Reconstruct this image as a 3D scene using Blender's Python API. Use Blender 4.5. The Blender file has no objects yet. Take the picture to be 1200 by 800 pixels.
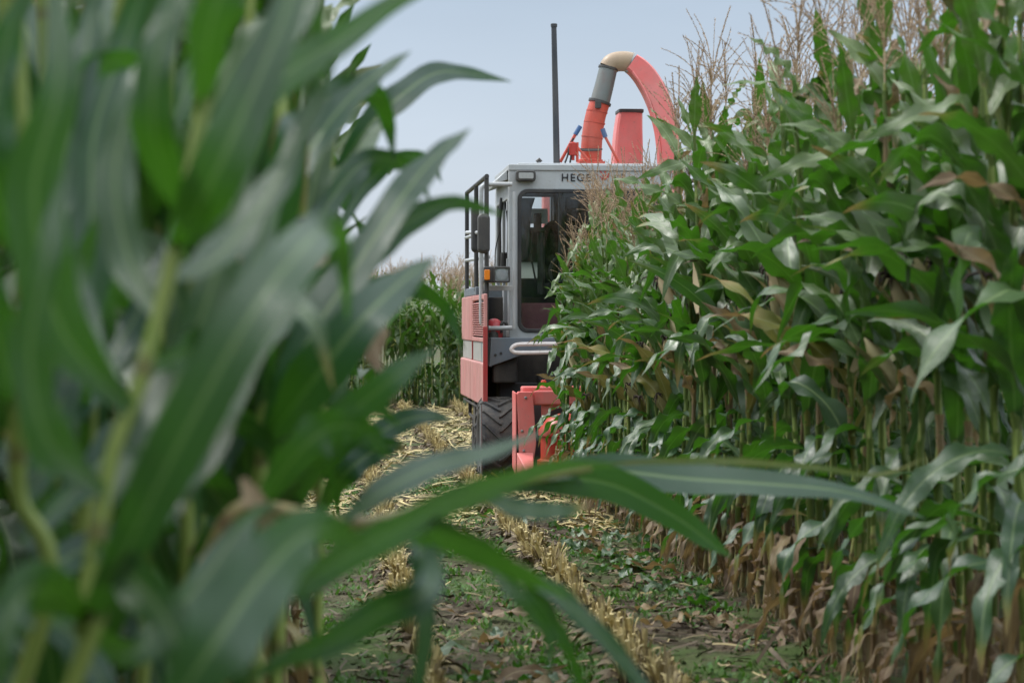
import bpy, math, random
import numpy as np
from mathutils import Vector, Matrix

R = math.radians
SC = bpy.context.scene
COL = SC.collection

# ------------------------------------------------------------------ camera
FPX = 2333.0                       # focal length in pixels of a 1200 px wide picture
CAM = Vector((0.0, 0.0, 1.40))
YAW, PITCH = 5.34, -0.54
cd = bpy.data.cameras.new("Camera")
cam = bpy.data.objects.new("Camera", cd)
COL.objects.link(cam)
cam.location = CAM
cam.rotation_euler = (R(90 + PITCH), 0, R(-YAW))
cd.sensor_width = 36.0
cd.lens = 36.0 * FPX / 1200.0
cd.clip_start, cd.clip_end = 0.05, 3000
cd.dof.use_dof = True
cd.dof.focus_distance = 16.2
cd.dof.aperture_fstop = 3.9
cd.dof.aperture_blades = 9
SC.camera = cam
ROT = cam.rotation_euler.to_matrix()

# ------------------------------------------------------------------ sky, sun, exposure
SUN_EL, SUN_AZ = 52.0, 305.0       # azimuth measured clockwise from +Y
w = bpy.data.worlds.new("World")
SC.world = w
w.use_nodes = True
nt = w.node_tree
nt.nodes.clear()
wo = nt.nodes.new("ShaderNodeOutputWorld")
bg = nt.nodes.new("ShaderNodeBackground")
sky = nt.nodes.new("ShaderNodeTexSky")
sky.sky_type = 'NISHITA'
sky.sun_disc = False
sky.sun_elevation = R(SUN_EL)
sky.sun_rotation = R(SUN_AZ)
sky.dust_density = 3.0
tc = nt.nodes.new("ShaderNodeTexCoord")
sp = nt.nodes.new("ShaderNodeSeparateXYZ")
nz = nt.nodes.new("ShaderNodeTexNoise")
nz.inputs["Scale"].default_value = 3.5
nz.inputs["Detail"].default_value = 4
mpw = nt.nodes.new("ShaderNodeMapping")
mpw.inputs["Scale"].default_value = (1, 1, 4)
nt.links.new(tc.outputs["Generated"], mpw.inputs["Vector"])
nt.links.new(mpw.outputs[0], nz.inputs["Vector"])
nt.links.new(tc.outputs["Generated"], sp.inputs[0])
ramp = nt.nodes.new("ShaderNodeValToRGB")          # the cloud deck: paler at the horizon
cr = ramp.color_ramp
cr.elements[0].position, cr.elements[0].color = 0.0, (4.1, 4.45, 4.9, 1)
cr.elements[1].position, cr.elements[1].color = 1.0, (14.0, 14.8, 15.6, 1)
e = cr.elements.new(0.07); e.color = (3.6, 4.08, 4.7, 1)
e = cr.elements.new(0.17); e.color = (2.75, 3.35, 4.1, 1)
e = cr.elements.new(0.45); e.color = (10.0, 10.8, 11.6, 1)
nt.links.new(sp.outputs["Z"], ramp.inputs[0])
mul = nt.nodes.new("ShaderNodeMix"); mul.data_type = 'RGBA'; mul.blend_type = 'MULTIPLY'
mul.inputs[0].default_value = 1.0
mr = nt.nodes.new("ShaderNodeMapRange")
mr.inputs["To Min"].default_value, mr.inputs["To Max"].default_value = 0.86, 1.14
nt.links.new(nz.outputs["Fac"], mr.inputs[0])
nt.links.new(ramp.outputs[0], mul.inputs[6])
nt.links.new(mr.outputs[0], mul.inputs[7])
mix = nt.nodes.new("ShaderNodeMix"); mix.data_type = 'RGBA'
mix.inputs[0].default_value = 0.88
nt.links.new(sky.outputs[0], mix.inputs[6])
nt.links.new(mul.outputs[2], mix.inputs[7])
nt.links.new(mix.outputs[2], bg.inputs["Color"])
bg.inputs["Strength"].default_value = 0.10
nt.links.new(bg.outputs[0], wo.inputs[0])

sl = bpy.data.lights.new("Sun", 'SUN')
sl.energy = 1.5
sl.angle = R(12)
sl.color = (1.0, 0.97, 0.92)
so = bpy.data.objects.new("Sun", sl)
COL.objects.link(so)
so.rotation_euler = (R(90 - SUN_EL), 0, R(180 - SUN_AZ))
SC.view_settings.view_transform = 'Standard'
SC.view_settings.look = 'None'
SC.view_settings.exposure = 0.80
SC.view_settings.gamma = 1.0
cy = SC.cycles
cy.use_denoising = True
cy.max_bounces = 7
cy.diffuse_bounces = 4
cy.glossy_bounces = 3
cy.transmission_bounces = 5
cy.transparent_max_bounces = 8
cy.sample_clamp_indirect = 6.0
cy.caustics_reflective = False
cy.caustics_refractive = False


# ------------------------------------------------------------------ measuring helpers
def ray(px, py):
    return ROT @ Vector(((px - 600) / FPX, (400 - py) / FPX, -1.0))


def atY(px, py, Y):                # the point seen at a pixel, on the vertical plane y = Y
    d = ray(px, py)
    return CAM + d * ((Y - CAM.y) / d.y)


def project(pts):                  # world points -> pixels of the 1200 px picture
    q = (np.asarray(pts) - np.array(CAM)) @ np.array(ROT)
    z = np.maximum(-q[:, 2], 0.05)
    return 600 + FPX * q[:, 0] / z, 400 - FPX * q[:, 1] / z


# ------------------------------------------------------------------ mesh accumulator
class MB:
    def __init__(s):
        s.v, s.f, s.uv, s.tone, s.mi = [], [], [], [], []
        s.n = 0

    def add(s, v, f, uv=None, tone=None, mi=0):
        v = np.asarray(v, float).reshape(-1, 3)
        k = len(v)
        s.v.append(v)
        s.uv.append(np.zeros((k, 2)) if uv is None else np.asarray(uv, float).reshape(-1, 2))
        if tone is None:
            t = np.zeros((k, 3))
        else:
            t = np.asarray(tone, float)
            t = np.tile(t, (k, 1)) if t.ndim == 1 else t
        s.tone.append(t)
        off = s.n
        s.f.extend([tuple(i + off for i in q) for q in f])
        s.mi.extend([mi] * len(f))
        s.n += k

    def merge(s, o, M=None, mi=None):
        v = np.vstack(o.v)
        if M is not None:
            v = v @ np.array(M.to_3x3()).T + np.array(M.translation)
        off = s.n
        s.v.append(v)
        s.uv.append(np.vstack(o.uv))
        s.tone.append(np.vstack(o.tone))
        s.f.extend([tuple(i + off for i in q) for q in o.f])
        s.mi.extend(o.mi if mi is None else [mi] * len(o.f))
        s.n += len(v)

    # --- shapes
    def box(s, x0, x1, y0, y1, z0, z1, M=None, **k):
        v = np.array([(x, y, z) for x in (x0, x1) for y in (y0, y1) for z in (z0, z1)], float)
        if M is not None:
            v = v @ np.array(M.to_3x3()).T + np.array(M.translation)
        s.add(v, [(0, 1, 3, 2), (4, 6, 7, 5), (0, 4, 5, 1), (2, 3, 7, 6), (0, 2, 6, 4), (1, 5, 7, 3)], **k)

    def prism(s, pts, y0, y1, axis='y', **k):      # polygon (a, b) extruded along an axis
        n = len(pts)
        mk = {'y': lambda a, b, c: (a, c, b), 'x': lambda a, b, c: (c, a, b), 'z': lambda a, b, c: (a, b, c)}[axis]
        v = [mk(a, b, y0) for a, b in pts] + [mk(a, b, y1) for a, b in pts]
        f = [tuple(range(n)), tuple(range(2 * n - 1, n - 1, -1))]
        f += [(i, i + n, (i + 1) % n + n, (i + 1) % n) for i in range(n)]
        s.add(v, f, **k)

    def frame(s, outer, inner, y0, y1, axis='y', **k):   # a plate with a hole
        n = len(outer)
        mk = {'y': lambda a, b, c: (a, c, b), 'x': lambda a, b, c: (c, a, b), 'z': lambda a, b, c: (a, b, c)}[axis]
        v = [mk(a, b, c) for c in (y0, y1) for L in (outer, inner) for a, b in L]
        f = []
        for i in range(n):
            j = (i + 1) % n
            f += [(i, j, n + j, n + i), (2 * n + i, 3 * n + i, 3 * n + j, 2 * n + j),
                  (i, 2 * n + i, 2 * n + j, j), (n + i, n + j, 3 * n + j, 3 * n + i)]
        s.add(v, f, **k)

    def tube(s, pts, rad, n=8, cap=True, vscale=1.0, **k):
        P = np.asarray([tuple(p) for p in pts], float)
        m = len(P)
        rad = np.full(m, rad) if np.isscalar(rad) else np.asarray(rad, float)
        T = np.gradient(P, axis=0)
        T /= np.linalg.norm(T, axis=1)[:, None] + 1e-12
        a = np.array((0, 0, 1.0)) if abs(T[0, 2]) < .9 else np.array((1.0, 0, 0))
        u = np.cross(T[0], a); u /= np.linalg.norm(u)
        ang = np.linspace(0, 2 * np.pi, n, endpoint=False)
        V, UV = [], []
        d = 0
        for i in range(m):
            u = u - T[i] * np.dot(u, T[i]); u /= np.linalg.norm(u) + 1e-12
            b = np.cross(T[i], u)
            V.append(P[i] + rad[i] * (np.cos(ang)[:, None] * u + np.sin(ang)[:, None] * b))
            if i:
                d += np.linalg.norm(P[i] - P[i - 1])
            UV.append(np.stack([ang / (2 * np.pi), np.full(n, d * vscale)], 1))
        f = [(i * n + j, i * n + (j + 1) % n, (i + 1) * n + (j + 1) % n, (i + 1) * n + j) for i in range(m - 1) for j in range(n)]
        if cap:
            f += [tuple(range(n - 1, -1, -1)), tuple((m - 1) * n + j for j in range(n))]
        s.add(np.vstack(V), f, uv=np.vstack(UV), **k)

    def lathe(s, prof, c=(0, 0, 0), axis=(0, 0, 1), n=24, **k):  # prof: (radius, height) along axis
        ax = Vector(axis).normalized()
        M = ax.to_track_quat('Z', 'Y').to_matrix()
        ang = np.linspace(0, 2 * np.pi, n, endpoint=False)
        V = np.array([(r * math.cos(a), r * math.sin(a), h) for r, h in prof for a in ang]) @ np.array(M).T + np.array(c)
        m = len(prof)
        f = [(i * n + j, i * n + (j + 1) % n, (i + 1) * n + (j + 1) % n, (i + 1) * n + j) for i in range(m - 1) for j in range(n)]
        f += [tuple(range(n - 1, -1, -1)), tuple((m - 1) * n + j for j in range(n))]
        s.add(V, f, **k)

    def mesh(s, name, mats, smooth=False, origin=None):
        me = bpy.data.meshes.new(name)
        v = np.vstack(s.v)
        if origin is not None:
            v = v - np.array(origin)
        me.from_pydata(v.tolist(), [], s.f)
        for m in (mats if isinstance(mats, (list, tuple)) else [mats]):
            me.materials.append(m)
        me.polygons.foreach_set("material_index", np.array(s.mi, dtype=np.int32))
        if smooth:
            me.polygons.foreach_set("use_smooth", np.ones(len(s.f), dtype=bool))
        li = np.zeros(len(me.loops), dtype=np.int32)
        me.loops.foreach_get("vertex_index", li)
        uv = np.vstack(s.uv)
        ul = me.uv_layers.new(name="UVMap")
        ul.data.foreach_set("uv", uv[li].astype(np.float32).ravel())
        ca = me.color_attributes.new("tone", 'FLOAT_COLOR', 'POINT')
        t = np.hstack([np.vstack(s.tone), np.ones((len(v), 1))])
        ca.data.foreach_set("color", t.astype(np.float32).ravel())
        me.update()
        return me


def link(name, me, parent=None):
    o = bpy.data.objects.new(name, me)
    COL.objects.link(o)
    if parent is not None:
        o.parent = parent
    return o


def tag(o, label=None, cat=None, group=None, kind=None):
    for k, v in (("label", label), ("category", cat), ("group", group), ("kind", kind)):
        if v:
            o[k] = v
    return o


def empty(name, loc, rz=0.0):
    o = bpy.data.objects.new(name, None)
    COL.objects.link(o)
    o.location = loc
    o.rotation_euler = (0, 0, rz)
    o.empty_display_size = 0.2
    return o


def spline(pts, n=24):             # Catmull-Rom through the points
    P = np.asarray([tuple(p) for p in pts], float)
    P = np.vstack([2 * P[0] - P[1], P, 2 * P[-1] - P[-2]])
    m = len(P) - 3
    out = []
    for t in np.linspace(0, m, n):
        i = min(int(t), m - 1)
        u = t - i
        a, b, c, d = P[i:i + 4]
        out.append(.5 * (2 * b + (c - a) * u + (2 * a - 5 * b + 4 * c - d) * u * u + (3 * b - a - 3 * c + d) * u ** 3))
    return np.array(out)


def rrect(x0, x1, z0, z1, r, n=6):
    out = []
    for cx, cz, a0 in ((x1 - r, z1 - r, 0), (x0 + r, z1 - r, 90), (x0 + r, z0 + r, 180), (x1 - r, z0 + r, 270)):
        for i in range(n + 1):
            a = R(a0 + 90 * i / n)
            out.append((cx + r * math.cos(a), cz + r * math.sin(a)))
    return out


# ------------------------------------------------------------------ materials
class NT:
    def __init__(s, name):
        s.m = bpy.data.materials.new(name)
        s.m.use_nodes = True
        s.t = s.m.node_tree
        s.t.nodes.clear()
        s.out = s.n("ShaderNodeOutputMaterial")

    def n(s, kind, **kw):
        nd = s.t.nodes.new(kind)
        for k, v in kw.items():
            if hasattr(nd, k) and k not in nd.inputs:
                setattr(nd, k, v)
            else:
                nd.inputs[k].default_value = v
        return nd

    def l(s, a, b):
        s.t.links.new(a, b)

    def ramp(s, fac, stops):
        r = s.n("ShaderNodeValToRGB")
        els = r.color_ramp.elements
        while len(els) < len(stops):
            els.new(0.5)
        for e, (p, c) in zip(els, stops):
            e.position = p
            e.color = (*c, 1) if len(c) == 3 else c
        s.l(fac, r.inputs[0])
        return r.outputs[0]

    def math(s, op, a, b=None, c=None):
        nd = s.n("ShaderNodeMath", operation=op)
        for i, x in enumerate((a, b, c)):
            if x is None:
                continue
            if isinstance(x, (int, float)):
                nd.inputs[i].default_value = x
            else:
                s.l(x, nd.inputs[i])
        return nd.outputs[0]

    def mix(s, fac, a, b, mode='MIX'):
        nd = s.n("ShaderNodeMix", data_type='RGBA', blend_type=mode)
        for i, x in ((0, fac), (6, a), (7, b)):
            if isinstance(x, (int, float)):
                nd.inputs[i].default_value = x
            elif isinstance(x, tuple):
                nd.inputs[i].default_value = (*x, 1)
            else:
                s.l(x, nd.inputs[i])
        return nd.outputs[2]

    def noise(s, vec, scale, detail=4, rough=.55):
        nd = s.n("ShaderNodeTexNoise")
        nd.inputs["Scale"].default_value = scale
        nd.inputs["Detail"].default_value = detail
        nd.inputs["Roughness"].default_value = rough
        if vec is not None:
            s.l(vec, nd.inputs["Vector"])
        return nd.outputs["Fac"]

    def mapping(s, vec, scale):
        nd = s.n("ShaderNodeMapping")
        nd.inputs["Scale"].default_value = scale
        s.l(vec, nd.inputs["Vector"])
        return nd.outputs[0]

    def bump(s, h, strength, dist=.01):
        nd = s.n("ShaderNodeBump")
        nd.inputs["Strength"].default_value = strength
        nd.inputs["Distance"].default_value = dist
        s.l(h, nd.inputs["Height"])
        return nd.outputs[0]


def paint(name, col, rough=.45, dirt=(.16, .12, .085), amount=.35, metallic=0.0, streak=True, scale=6.0, spec=.5, fade=None):
    m = NT(name)
    tc = m.n("ShaderNodeTexCoord").outputs["Object"]
    a = m.noise(tc, scale, 6, .65)
    b = m.noise(m.mapping(tc, (9, 9, .8)), 2.0, 4) if streak else m.noise(tc, scale * 4, 4)
    f = m.math('MULTIPLY', m.ramp(a, [(.38, (0, 0, 0)), (.78, (1, 1, 1))]), m.ramp(b, [(.3, (.25,) * 3), (.75, (1, 1, 1))]))
    f = m.math('MULTIPLY', f, amount)
    base = col
    if fade:
        base = m.mix(m.ramp(m.noise(tc, 2.3, 3), [(.35, (0, 0, 0)), (.7, (1, 1, 1))]), col, fade)
    c = m.mix(f, base, dirt)
    spk = m.ramp(m.noise(tc, 42, 5, .75), [(.60, (0, 0, 0)), (.70, (1, 1, 1))])
    c = m.mix(m.math('MULTIPLY', spk, min(1, amount * 1.1)), c, tuple(.55 * q + .04 for q in dirt))
    dust = m.noise(m.mapping(tc, (1.6, 1.6, .7)), 1.7, 5)
    c = m.mix(m.math('MULTIPLY', m.ramp(dust, [(.4, (0, 0, 0)), (.75, (1, 1, 1))]), .30 * min(1, amount * 2)), c, (.33, .28, .22))
    p = m.n("ShaderNodeBsdfPrincipled")
    m.l(c, p.inputs["Base Color"])
    p.inputs["Metallic"].default_value = metallic
    p.inputs["Specular IOR Level"].default_value = spec
    m.l(m.math('MULTIPLY_ADD', f, .5, rough), p.inputs["Roughness"])
    m.l(m.bump(m.math('ADD', m.noise(tc, 60, 3), m.math('MULTIPLY', m.noise(tc, 5, 3), 3.0)), .10, .006), p.inputs["Normal"])
    m.l(p.outputs[0], m.out.inputs[0])
    return m.m


def glass(name, tint, gloss=.12):
    m = NT(name)
    t = m.n("ShaderNodeBsdfTransparent"); t.inputs[0].default_value = (*tint, 1)
    g = m.n("ShaderNodeBsdfGlossy"); g.inputs["Roughness"].default_value = .03
    fr = m.n("ShaderNodeFresnel"); fr.inputs[0].default_value = 1.5
    mx = m.n("ShaderNodeMixShader")
    m.l(m.math('MULTIPLY_ADD', fr.outputs[0], .9, gloss), mx.inputs[0])
    m.l(t.outputs[0], mx.inputs[1]); m.l(g.outputs[0], mx.inputs[2])
    m.l(mx.outputs[0], m.out.inputs[0])
    return m.m


def leaf_material():
    m = NT("corn leaf")
    at = m.n("ShaderNodeAttribute", attribute_name="tone")
    sep = m.n("ShaderNodeSeparateColor"); m.l(at.outputs["Color"], sep.inputs[0])
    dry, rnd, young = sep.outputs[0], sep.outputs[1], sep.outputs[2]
    uv = m.n("ShaderNodeUVMap").outputs[0]
    suv = m.n("ShaderNodeSeparateXYZ"); m.l(uv, suv.inputs[0])
    au = m.math('ABSOLUTE', suv.outputs[0])
    inf = m.n("ShaderNodeObjectInfo").outputs["Random"]
    tc = m.n("ShaderNodeTexCoord").outputs["Object"]
    blot = m.noise(tc, 9, 4, .6)
    d2 = m.math('ADD', dry, m.math('MULTIPLY', m.math('SUBTRACT', blot, .5), .22))
    green = m.mix(rnd, (.019, .064, .041), (.042, .102, .058))
    green = m.mix(m.math('MULTIPLY', inf, .5), green, (.078, .128, .036))
    green = m.mix(m.math('MULTIPLY', m.math('POWER', young, 1.25), .8), green, (.15, .205, .048))  # pale yellow-green: sunlit tops painted in, also the sheaths' own colour
    dryc = m.ramp(d2, [(.25, (.05, .11, .02)), (.45, (.19, .19, .03)), (.6, (.27, .19, .06)), (.78, (.27, .19, .105)), (1.0, (.13, .075, .04))])
    c = m.mix(m.ramp(d2, [(.12, (0, 0, 0)), (.36, (1, 1, 1))]), green, dryc)
    veins = m.noise(m.mapping(uv, (22, .7, 1)), 1.0, 3, .6)
    c = m.mix(.8, c, m.mix(veins, (.55, .57, .55), (1.45, 1.42, 1.38)), 'MULTIPLY')
    spot = m.ramp(m.noise(tc, 75, 3, .7), [(.66, (0, 0, 0)), (.74, (1, 1, 1))])
    c = m.mix(m.math('MULTIPLY', spot, .5), c, (.16, .11, .04))
    rib = m.ramp(au, [(.05, (1, 1, 1)), (.13, (0, 0, 0))])
    c = m.mix(m.math('MULTIPLY', rib, .75), c, m.mix(d2, (.21, .31, .13), (.42, .33, .18)))
    p = m.n("ShaderNodeBsdfPrincipled")
    m.l(c, p.inputs["Base Color"])
    m.l(m.math('MULTIPLY_ADD', d2, .36, .32), p.inputs["Roughness"])
    p.inputs["Specular IOR Level"].default_value = .66
    nb = m.bump(m.math('ADD', veins, m.math('MULTIPLY', rib, .8)), .5, .003)
    m.l(nb, p.inputs["Normal"])
    tr = m.n("ShaderNodeBsdfTranslucent")
    m.l(m.mix(m.ramp(d2, [(.15, (0, 0, 0)), (.5, (1, 1, 1))]), (.062, .215, .010), (.27, .18, .07)), tr.inputs[0])
    mx = m.n("ShaderNodeMixShader"); mx.inputs[0].default_value = .28
    m.l(p.outputs[0], mx.inputs[1]); m.l(tr.outputs[0], mx.inputs[2])
    m.l(mx.outputs[0], m.out.inputs[0])
    return m.m


def stalk_material():
    m = NT("corn stalk")
    uv = m.n("ShaderNodeUVMap").outputs[0]
    suv = m.n("ShaderNodeSeparateXYZ"); m.l(uv, suv.inputs[0])
    at = m.n("ShaderNodeAttribute", attribute_name="tone")
    sep = m.n("ShaderNodeSeparateColor"); m.l(at.outputs["Color"], sep.inputs[0])
    fr = m.math('FRACT', suv.outputs[1])
    node = m.ramp(fr, [(.0, (1, 1, 1)), (.06, (.6, .6, .6)), (.12, (0, 0, 0)), (.95, (0, 0, 0)), (1.0, (1, 1, 1))])
    tc = m.n("ShaderNodeTexCoord").outputs["Object"]
    ns = m.noise(m.mapping(tc, (30, 30, 2)), 3, 4)
    g = m.mix(ns, (.15, .24, .045), (.29, .33, .085))
    c = m.mix(m.ramp(m.math('ADD', sep.outputs[0], m.math('MULTIPLY', m.math('SUBTRACT', ns, .5), .5)), [(.3, (0, 0, 0)), (.8, (1, 1, 1))]), g, (.30, .22, .10))
    c = m.mix(m.math('MULTIPLY', node, .7), c, (.10, .055, .03))
    p = m.n("ShaderNodeBsdfPrincipled")
    m.l(c, p.inputs["Base Color"])
    p.inputs["Roughness"].default_value = .5
    m.l(p.outputs[0], m.out.inputs[0])
    return m.m


def plain(name, a, b, scale=20, rough=.7, attr=False, bump=.2, transl=None):
    m = NT(name)
    tc = m.n("ShaderNodeTexCoord").outputs["Object"]
    f = m.noise(tc, scale, 5, .6)
    if attr:
        at = m.n("ShaderNodeAttribute", attribute_name="tone")
        sep = m.n("ShaderNodeSeparateColor"); m.l(at.outputs["Color"], sep.inputs[0])
        f = m.math('ADD', m.math('MULTIPLY', f, .4), m.math('MULTIPLY', sep.outputs[0], .8))
    c = m.ramp(f, [(.3, a), (.75, b)])
    p = m.n("ShaderNodeBsdfPrincipled")
    m.l(c, p.inputs["Base Color"])
    p.inputs["Roughness"].default_value = rough
    m.l(m.bump(f, bump, .004), p.inputs["Normal"])
    sh = p.outputs[0]
    if transl:
        tr = m.n("ShaderNodeBsdfTranslucent"); tr.inputs[0].default_value = (*transl, 1)
        mx = m.n("ShaderNodeMixShader"); mx.inputs[0].default_value = .3
        m.l(sh, mx.inputs[1]); m.l(tr.outputs[0], mx.inputs[2])
        sh = mx.outputs[0]
    m.l(sh, m.out.inputs[0])
    return m.m


def soil_material():
    m = NT("soil")
    tc = m.n("ShaderNodeTexCoord").outputs["Object"]
    n1 = m.noise(tc, 1.1, 6, .6)
    n2 = m.noise(tc, 14, 6, .7)
    n3 = m.noise(tc, 70, 4, .7)
    c = m.ramp(n2, [(.25, (.030, .021, .014)), (.5, (.080, .058, .040)), (.75, (.16, .122, .085))])
    c = m.mix(m.ramp(n3, [(.35, (.45,) * 3), (.7, (1.25,) * 3)]), (0, 0, 0), c) if False else m.mix(1.0, c, m.ramp(n3, [(.3, (.5,) * 3), (.7, (1.3,) * 3)]), 'MULTIPLY')
    moss = m.ramp(m.math('ADD', m.math('MULTIPLY', n1, .7), m.math('MULTIPLY', n3, .3)), [(.45, (0, 0, 0)), (.58, (1, 1, 1))])
    c = m.mix(m.math('MULTIPLY', moss, .75), c, (.060, .125, .022))
    p = m.n("ShaderNodeBsdfPrincipled")
    m.l(c, p.inputs["Base Color"])
    p.inputs["Roughness"].default_value = .9
    p.inputs["Specular IOR Level"].default_value = .2
    m.l(m.bump(m.math('ADD', n2, m.math('MULTIPLY', n3, .4)), .8, .03), p.inputs["Normal"])
    m.l(p.outputs[0], m.out.inputs[0])
    return m.m


M_LEAF, M_STALK, M_SOIL = leaf_material(), stalk_material(), soil_material()
M_TASSEL = plain("tassel", (.17, .108, .065), (.53, .385, .25), 12, .8, attr=True)
M_HUSK = plain("husk", (.22, .22, .08), (.56, .45, .27), 10, .7, attr=True, transl=(.3, .25, .1))
M_SILK = plain("silk", (.012, .007, .005), (.05, .025, .015), 60, .8)
M_STRAW = plain("straw", (.085, .056, .028), (.52, .42, .19), 9, .7, attr=True)
M_WEED = plain("weed", (.025, .075, .012), (.085, .19, .03), 8, .6, attr=True, transl=(.08, .2, .02))


# ------------------------------------------------------------------ corn: leaf, tassel, ear, stalk
def sstep(a, b, t):
    x = np.clip((t - a) / (b - a), 0, 1)
    return x * x * (3 - 2 * x)


def leaf_profile(t):
    a = 0.34 + 0.66 * sstep(0, .30, t)
    b = np.where(t < .34, 1.0, np.clip(1 - ((t - .34) / .66) ** 1.7, 0, 1) ** .95)
    return a * b + .012


def add_strip(mb, P, S, N, W, rng, dry=0.0, tip=.25, fold=.28, wav=.22, nw=None, across=5, rnd=None, mi=0, edge=0.0, young=.35):
    """a leaf blade along the points P with side vectors S and normals N"""
    n = len(P)
    t = np.linspace(0, 1, n)
    wd = W * .5 * leaf_profile(t)
    us = np.linspace(-1, 1, across)
    nw = nw or rng.uniform(2.5, 5.0)
    p1, p2 = rng.uniform(0, 6.28, 2)
    amp = wav * W * sstep(.04, .25, t) * (1 - sstep(.72, 1, t))
    fl = fold * (1 - .75 * sstep(0, .55, t))
    V, UV, T = [], [], []
    rnd = rng.uniform(0, 1) if rnd is None else rnd
    dv = np.clip(dry + tip * sstep(.68, 1.0, t), 0, 1)
    for u in us:
        ph = p1 if u < 0 else p2
        off = fl * abs(u) * wd + amp * u * u * np.sin(2 * np.pi * nw * t + ph)
        V.append(P + S * (u * wd)[:, None] + N * off[:, None])
        UV.append(np.stack([np.full(n, u), t * 6], 1))
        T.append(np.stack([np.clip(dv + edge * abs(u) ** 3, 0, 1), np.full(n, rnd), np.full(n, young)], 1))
    V = np.stack(V, 1).reshape(-1, 3)
    UV = np.stack(UV, 1).reshape(-1, 2)
    T = np.stack(T, 1).reshape(-1, 3)
    f = [(i * across + j, i * across + j + 1, (i + 1) * across + j + 1, (i + 1) * across + j) for i in range(n - 1) for j in range(across - 1)]
    mb.add(V, f, uv=UV, tone=T, mi=mi)


def add_leaf(mb, base, az, L, W, th0, th1, rng, pw=1.3, daz=0.0, roll0=0.0, roll1=0.0, kink=None, n=18, **k):
    t = np.linspace(0, 1, n)
    th = th0 + (th1 - th0) * t ** pw
    if kink:
        th = th + kink[1] * sstep(kink[0] - .05, kink[0] + .05, t)
    th = np.minimum(th, 3.05)
    a = az + daz * t
    T = np.stack([np.sin(th) * np.cos(a), np.sin(th) * np.sin(a), np.cos(th)], 1)
    P = np.zeros((n, 3))
    P[1:] = np.cumsum((T[1:] + T[:-1]) * .5 * (L / (n - 1)), axis=0)
    P += np.asarray(base)
    S = np.stack([-np.sin(a), np.cos(a), np.zeros(n)], 1)
    N = np.cross(T, S)
    r = roll0 + roll1 * t ** 1.2
    S2 = S * np.cos(r)[:, None] + N * np.sin(r)[:, None]
    N2 = np.cross(T, S2)
    add_strip(mb, P, S2, N2, W, rng, **k)


def spikelets(mb, pts, rng, size, step):
    P = spline(pts, max(4, int(np.linalg.norm(np.diff(np.asarray(pts), axis=0), axis=1).sum() / step)))
    T = np.gradient(P, axis=0)
    T /= np.linalg.norm(T, axis=1)[:, None] + 1e-9
    V, F, C = [], [], []
    for p, t in zip(P, T):
        for _ in range(2):
            d = rng.normal(size=3); d -= t * d.dot(t); d /= np.linalg.norm(d) + 1e-9
            o = np.cross(t, d)
            s = size * rng.uniform(.7, 1.3)
            a = t * .85 + d * .45
            i = len(V)
            V += [p, p + a * s * .5 + o * s * .2, p + a * s, p + a * s * .5 - o * s * .2]
            F.append((i, i + 1, i + 2, i + 3))
            C += [(rng.uniform(.1, .95), 0, 0)] * 4
    mb.add(V, F, tone=np.array(C))


def make_tassel(rng, top, H=.36, nb=11, lod=0):
    mb = MB()
    top = np.asarray(top, float)
    lean = rng.normal(0, .05, 2)
    path = [top + np.array((lean[0] * h * h * 6, lean[1] * h * h * 6, h)) for h in np.linspace(0, H, 6)]
    mb.tube(path, np.linspace(.0035, .0012, 6), 4, tone=(.55, 0, 0))
    sz, st = (.0115, .0058) if lod == 0 else (.02, .016)
    spikelets(mb, path[2:], rng, sz, st)
    spikelets(mb, path[2:], rng, sz, st)
    for k in range(nb):
        h = rng.uniform(.04, .48) * H
        b = top + np.array((lean[0] * h * h * 6, lean[1] * h * h * 6, h))
        az = rng.uniform(0, 6.28); th = R(rng.uniform(8, 46)); L = rng.uniform(.12, .26) * H / .36
        bend = R(rng.uniform(-10, 55))
        p = [b]
        for q in range(5):
            a = th + bend * q / 4
            p.append(p[-1] + L / 5 * np.array((math.sin(a) * math.cos(az), math.sin(a) * math.sin(az), math.cos(a))))
        mb.tube(p, np.linspace(.0018, .0009, 6), 3, cap=False, tone=(.5, 0, 0))
        spikelets(mb, p, rng, sz * .9, st * 1.15)
    return mb


def make_ear(rng, p, az, tilt, L, dry):
    ear, silk = MB(), MB()
    ax = np.array((math.sin(tilt) * math.cos(az), math.sin(tilt) * math.sin(az), math.cos(tilt)))
    p = np.asarray(p, float)
    prof = [(.004, -.03), (.010, .0), (.026, .03), (.033, L * .35), (.031, L * .6), (.023, L * .85), (.010, L), (.006, L * 1.06)]
    ear.lathe(prof, p, ax, 10, tone=(dry, 0, 0))
    s0 = np.cross(ax, (0, 0, 1.0)); s0 /= np.linalg.norm(s0)
    for k in range(4):             # loose husk blades
        a = rng.uniform(0, 6.28)
        d = s0 * math.cos(a) + np.cross(ax, s0) * math.sin(a)
        n = 8
        t = np.linspace(0, 1, n)
        P = p + ax * (t * L * rng.uniform(.9, 1.25))[:, None] + d * (.027 + .03 * t ** 3)[:, None]
        S = np.tile(np.cross(ax, d), (n, 1)); N = np.tile(d, (n, 1))
        add_strip(ear, P, S, N, .05, rng, dry=min(1, dry + rng.uniform(-.2, .2)), wav=.1, across=3)
    tip = p + ax * L * 1.03
    for k in range(12):
        d = ax * .4 + rng.normal(0, .55, 3)
        q = [tip, tip + d * .025, tip + d * .045 + np.array((0, 0, -.018)), tip + d * .055 + np.array((0, 0, -.05))]
        silk.tube(q, [.004, .005, .004, .001], 4, cap=False)
    return ear, silk


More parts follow.
